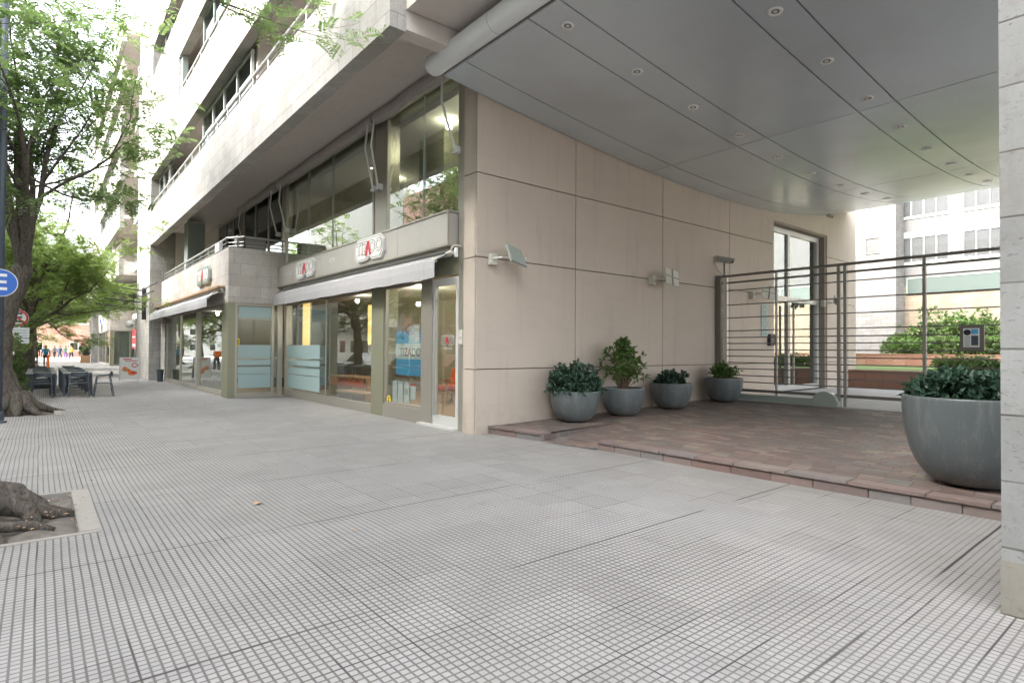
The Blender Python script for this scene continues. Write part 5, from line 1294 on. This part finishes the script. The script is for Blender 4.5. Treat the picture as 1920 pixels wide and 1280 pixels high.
motorcycle(on(52, 690, Z=0).x, 47)
# ================================================================ CARS
def make_car(paint, label):
    t = thing('parked_car', label, 'car', (0, 0, 0), 'cars parked along the kerb'); ORG[t.name] = Vector((0, 0, 0))
    # stations along y: (y, half width, z bottom, z belt)
    st = [(-2.15, .62, .42, .62), (-2.05, .78, .30, .74), (-1.6, .84, .24, .86), (-.9, .86, .20, .92), (0, .87, .20, .94), (.9, .86, .20, .95), (1.6, .84, .24, .96), (2.0, .78, .30, .92), (2.12, .66, .42, .80)]
    g = MB(); vs = []; K = 10
    for y, w_, zb, zt in st:
        zm = (zb+zt)/2
        ring = [(-w_*.86, zb), (-w_, zb+.10), (-w_*1.02, zm), (-w_*.98, zt-.06), (-w_*.88, zt), (w_*.88, zt), (w_*.98, zt-.06), (w_*1.02, zm), (w_, zb+.10), (w_*.86, zb)]
        vs += [(x, y, z) for x, z in ring]
    n = len(st); fs = [(i*K+k, i*K+(k+1) % K, (i+1)*K+(k+1) % K, (i+1)*K+k) for i in range(n-1) for k in range(K)]+[tuple(range(K)), tuple((n-1)*K+k for k in range(K))]
    g.add(vs, fs); g.build('body', paint, t, smooth=True)
    def cab(sts, mat, nm, par=None):
        g = MB(); vs = []; 
        for y, wb, zb, wt, zt in sts: vs += [(-wb, y, zb), (-wt, y, zt), (wt, y, zt), (wb, y, zb)]
        n = len(sts); g.add(vs, [(i*4+k, i*4+(k+1) % 4, (i+1)*4+(k+1) % 4, (i+1)*4+k) for i in range(n-1) for k in range(4)]+[(0, 1, 2, 3), tuple((n-1)*4+k for k in range(4))]); return g.build(nm, mat, par, bevel=.02)
    cab([(-1.05, .76, .90, .74, .93), (-.35, .77, .92, .62, 1.40), (1.0, .77, .94, .62, 1.42), (1.75, .74, .94, .70, 1.0)], 'glass_dark', 'windows', t)
    cab([(-.32, .63, 1.395, .58, 1.43), (.3, .64, 1.40, .59, 1.47), (1.02, .63, 1.405, .58, 1.44)], paint, 'roof', t)
    g = MB()
    for s in (-1, 1):
        g.bar((s*.76, -1.05, .92), (s*.625, -.35, 1.40), .05); g.bar((s*.77, .35, .93), (s*.63, .35, 1.41), .05); g.bar((s*.74, 1.72, .95), (s*.625, 1.0, 1.41), .07)
    g.build('pillars', paint, t)
    for y in (-1.35, 1.30):
        for s in (-1, 1):
            g = MB(); x0 = s*.78; g.lathe([(.22, -.09), (.31, -.09), (.325, -.05), (.325, .05), (.31, .09), (.22, .09)], (x0, y, .325), 24, ax='x', close=False); w = g.build('wheel', 'tyre', t)
            g = MB(); g.lathe([(.225, -.07), (.225, .07), (.05, .085), (.05, -.085)], (x0, y, .325), 14, ax='x'); g.build('rim', 'rail', w)
    for s in (-1, 1):
        g = MB(); g.box(s*.62-.13, s*.62+.13, -2.13, -1.98, .60, .72); g.build('headlight', 'frame_pale', t, bevel=.02)
        g = MB(); g.box(s*.66-.10, s*.66+.10, 1.98, 2.10, .70, .86); g.build('tail_light', 'red', t, bevel=.02)
    g = MB(); g.box(-.22, .22, -2.175, -2.155, .44, .54); g.build('number_plate', 'white', t)
    return t
M['paint_w'] = flat('white_car_paint', (.70, .70, .70), .22, var=.01); M['paint_k'] = flat('black_car_paint', (.02, .021, .024), .18, var=.01); M['paint_s'] = flat('silver_car_paint', (.40, .41, .42), .25, .6, var=.01); M['paint_r'] = flat('dark_red_car_paint', (.25, .02, .02), .22, var=.01)
for i, (m_, y, lab) in enumerate([('paint_k', 2.5, 'black car parked at the kerb nearest the pillar'), ('paint_w', 9.8, 'white car parked at the kerb opposite the shop door'), ('paint_s', 15.0, 'silver car parked at the kerb near the blue sign pole'), ('paint_k', 21.2, 'black car parked beside the leaning tree'), ('paint_r', 27, 'dark red car parked beside the tables'), ('paint_w', 33, 'white car parked beyond the third tree')]):
    c = make_car(m_, lab); c.location = (-2.75, y, -.148)
# ================================================================ PEOPLE
M['skin'] = flat('skin', (.42, .25, .17), .6, var=.03); M['hair'] = flat('dark_hair', (.03, .022, .018), .7)
CLOTH = {k: flat('cloth_'+k, c, .85) for k, c in dict(blue=(.02, .25, .50), navy=(.03, .05, .12), grey=(.16, .16, .17), dark=(.03, .03, .035), jeans=(.05, .07, .14), ochre=(.60, .30, .05), white=(.6, .6, .6), purple=(.15, .08, .22), green=(.08, .16, .10)).items()}
def person(x, y, rz, label, top, legs, stride=.22, bag=None, arm=.2, h=1.72):
    t = thing('person', label, 'person', (x, y, 0), None)
    k = h/1.72; V = []; E_ = []; R_ = []
    def v(p, r_, par=None):
        V.append(Vector(p)*k); R_.append(r_*k if isinstance(r_, float) else (r_[0]*k, r_[1]*k))
        if par is not None: E_.append((par, len(V)-1))
        return len(V)-1
    pel = v((0, 0, .96), (.165, .12)); sp = v((0, .0, 1.12), (.145, .105), pel); chs = v((0, .01, 1.32), (.175, .125), sp); nk0 = v((0, .0, 1.45), (.09, .075), chs)
    nk = v((0, .01, 1.51), .055, nk0); hd = v((0, .02, 1.59), (.078, .092), nk); ht = v((0, .02, 1.67), (.072, .085), hd); v((0, .015, 1.705), .04, ht); v((0, .115, 1.585), .014, hd)
    for s in (-1, 1):
        v((s*.082, .01, 1.60), .014, hd)
        sh = v((s*.17, 0, 1.41), .062, chs); el = v((s*.235, -.05*s*arm*2, 1.14), .043, sh); wr = v((s*.25, .10*1+.06*s, .92), .027, el); pm = v((s*.25, .125+.06*s, .85), (.034, .018), wr)
        for q, (dx, L_) in enumerate([(-.026, .065), (-.009, .078), (.009, .072), (.026, .058)]):
            f1 = v((s*.25+dx, .135+.06*s, .85-L_*.55), .0085, pm); v((s*.25+dx, .150+.06*s, .85-L_), .0075, f1)
        v((s*.25-s*.03, .165+.06*s, .845), .009, pm)
        hp = v((s*.09, 0, .88), .095, pel); kn = v((s*.095, .04+s*stride*.45, .50), .062, hp); an = v((s*.095, s*stride-.05, .09+(.05 if s < 0 else 0)), .040, kn); hl = v((s*.095, s*stride-.03, .045), .036, an); v((s*.10, s*stride+.13, .03), .034, hl)
    me = bpy.data.meshes.new('body'); me.from_pydata([tuple(p) for p in V], E_, []); o = bpy.data.objects.new('tmp_body', me); COL.objects.link(o)
    md = o.modifiers.new('s', 'SKIN'); sv = me.skin_vertices[0].data
    for i, r_ in enumerate(R_): sv[i].radius = (r_, r_) if isinstance(r_, float) else r_; 
    sv[0].use_root = True
    m2 = o.modifiers.new('d', 'SUBSURF'); m2.levels = 1; m2.render_levels = 1
    bpy.context.view_layer.update()
    m3 = bpy.data.meshes.new_from_object(o.evaluated_get(bpy.context.evaluated_depsgraph_get())); bpy.data.objects.remove(o)
    m3.materials.clear()
    for q in (M['skin'], CLOTH[top], CLOTH[legs], M['black']): m3.materials.append(q)
    for p in m3.polygons:
        z, ax_ = p.center.z/k, abs(p.center.x)/k
        p.material_index = 3 if z < .09 else (2 if z < .97 and ax_ < .21 else (0 if z > 1.50 or (z < .93 and ax_ >= .21) else 1))
        p.use_smooth = True
    b = bpy.data.objects.new('body', m3); COL.objects.link(b); b.parent = t; t.rotation_euler = (0, 0, rz); ORG[t.name] = Vector((0, 0, 0)); ORG[b.name] = Vector((0, 0, 0))
    g = MB(); vs = []; n = 14
    for j in range(7):
        e = -.35+j/6*(PI/2+.35)
        for i in range(n):
            a = 2*PI*i/n; cut = .03 if math.sin(a) > .3 and e < .5 else 0
            vs.append(((.092*math.cos(e)*math.cos(a))*k, (.008+(.104-cut)*math.cos(e)*math.sin(a))*k, (1.625+.105*math.sin(e))*k))
    g.add(vs, [(j*n+i, j*n+(i+1) % n, (j+1)*n+(i+1) % n, (j+1)*n+i) for j in range(6) for i in range(n)]); g.build('hair', 'hair', t, smooth=True)
    g = MB()
    for s in (-1, 1): g.lathe([(.001, .104), (.009, .106), (.011, .09)], (s*.03*k, .0, 1.607*k), 8, ax='y', close=False)
    g.build('eyes', 'black', t); g = MB(); g.box(-.024*k, .024*k, .105*k, .112*k, 1.545*k, 1.553*k); g.build('mouth', 'red', t)
    if bag:
        b2 = thing('handbag', bag[1], 'bag', (x+.25, y, .55)); ORG[b2.name] = Vector((0, 0, 0)); g = MB(); g.box(-.05, .05, -.16, .16, 0, .28); g.build('pouch', bag[0], b2, bevel=.03); g = MB(); g.tube([(0, -.1, .27), (0, 0, .42), (0, .1, .27)], .01, 6); g.build('strap', bag[0], b2)
    return t
p = on(85.5, 690, Z=0); person(p.x, p.y, .05, 'person in a bright blue jacket and dark trousers walking away behind the tables', 'blue', 'dark', .18, arm=.5)
p = on(74, 690, Z=0); person(on(73, 685, Z=0).x-.2, 60, .1, 'person in dark clothes just left of the blue jacket', 'dark', 'dark', .15)
pl = [(102, 'grey', 'dark', 'person in a grey top at the left of the far group'), (112, 'navy', 'jeans', 'person in a navy top, second from left in the far group'), (123, 'green', 'purple', 'person in a dark green top in the middle of the far group'), (128, 'white', 'navy', 'person in a white top behind the green one'), (134, 'ochre', 'dark', 'person in an ochre yellow jacket at the right of the far group')]
for i, (px, a, b_, lab) in enumerate(pl):
    Y_ = [88, 86, 90, 94, 87][i]; X_ = on(px, 660, Y=Y_).x
    person(X_, Y_, [.4, -.5, .2, 0, 2.8][i], lab, a, b_, [.25, .2, .15, .2, .3][i], bag=('skyblue', 'sky blue bag carried by the person in the ochre jacket') if a == 'ochre' else None)
# ================================================================ LIGHT, SKY, CAMERA
W = bpy.data.worlds.new('World'); SC.world = W; W.use_nodes = True; nt = W.node_tree
bg = nt.nodes['Background']; sky = nt.nodes.new('ShaderNodeTexSky'); sky.sky_type = 'NISHITA'; sky.sun_disc = False
SUN_EL, SUN_AZ = math.radians(36), math.radians(278)      # azimuth clockwise from +Y
sky.sun_elevation = SUN_EL; sky.sun_rotation = SUN_AZ; sky.air_density = 1.0; sky.dust_density = 6.0; sky.ozone_density = 1.0
hs = nt.nodes.new('ShaderNodeHueSaturation'); hs.inputs['Saturation'].default_value = .32; nt.links.new(sky.outputs[0], hs.inputs['Color'])
nt.links.new(hs.outputs[0], bg.inputs[0]); bg.inputs[1].default_value = .15
sl = bpy.data.lights.new('sun', 'SUN'); sl.energy = .6; sl.angle = math.radians(10); sl.color = (1, .95, .87)
so = bpy.data.objects.new('sun', sl); COL.objects.link(so)
dv = Vector((math.sin(SUN_AZ)*math.cos(SUN_EL), math.cos(SUN_AZ)*math.cos(SUN_EL), math.sin(SUN_EL)))
so.rotation_euler = dv.to_track_quat('Z', 'Y').to_euler(); so.location = (0, -20, 40)
cd = bpy.data.cameras.new('camera'); cd.sensor_width = 36; cd.lens = FPX*36/1920; cd.clip_end = 3000; cd.clip_start = .05
co = bpy.data.objects.new('camera', cd); COL.objects.link(co)
mt = Matrix(RM.tolist()).to_4x4(); mt.translation = Vector((0, 0, HC)); co.matrix_world = mt
SC.camera = co
for i, (x, y, z, e) in enumerate([(7.4, 11.5, 6.85, 6), (7.4, 10.2, 6.85, 5), (8.6, 16.5, 6.85, 7), (7.9, 11.2, 3.2, 9), (8.4, 14.6, 2.9, 14), (8.2, 18.3, 3.2, 7), (5.6, 26, 3.0, 4)]):  # upstairs lamps back the lit spots; ground floor ones are added fill light
    pl_ = bpy.data.lights.new('shop_spot_and_fill', 'POINT'); pl_.energy = e; pl_.color = (1, .88, .72); pl_.shadow_soft_size = .08
    po = bpy.data.objects.new('shop_spot_and_fill', pl_); po.location = (x, y, z); COL.objects.link(po)
SC.view_settings.view_transform = 'Standard'; SC.view_settings.look = 'None'; SC.view_settings.exposure = 3.4; SC.view_settings.gamma = 1; SC.view_settings.use_curve_mapping = False
SC.cycles.max_bounces = 10; SC.cycles.transparent_max_bounces = 24; SC.cycles.diffuse_bounces = 4; SC.cycles.caustics_reflective = False; SC.cycles.caustics_refractive = False
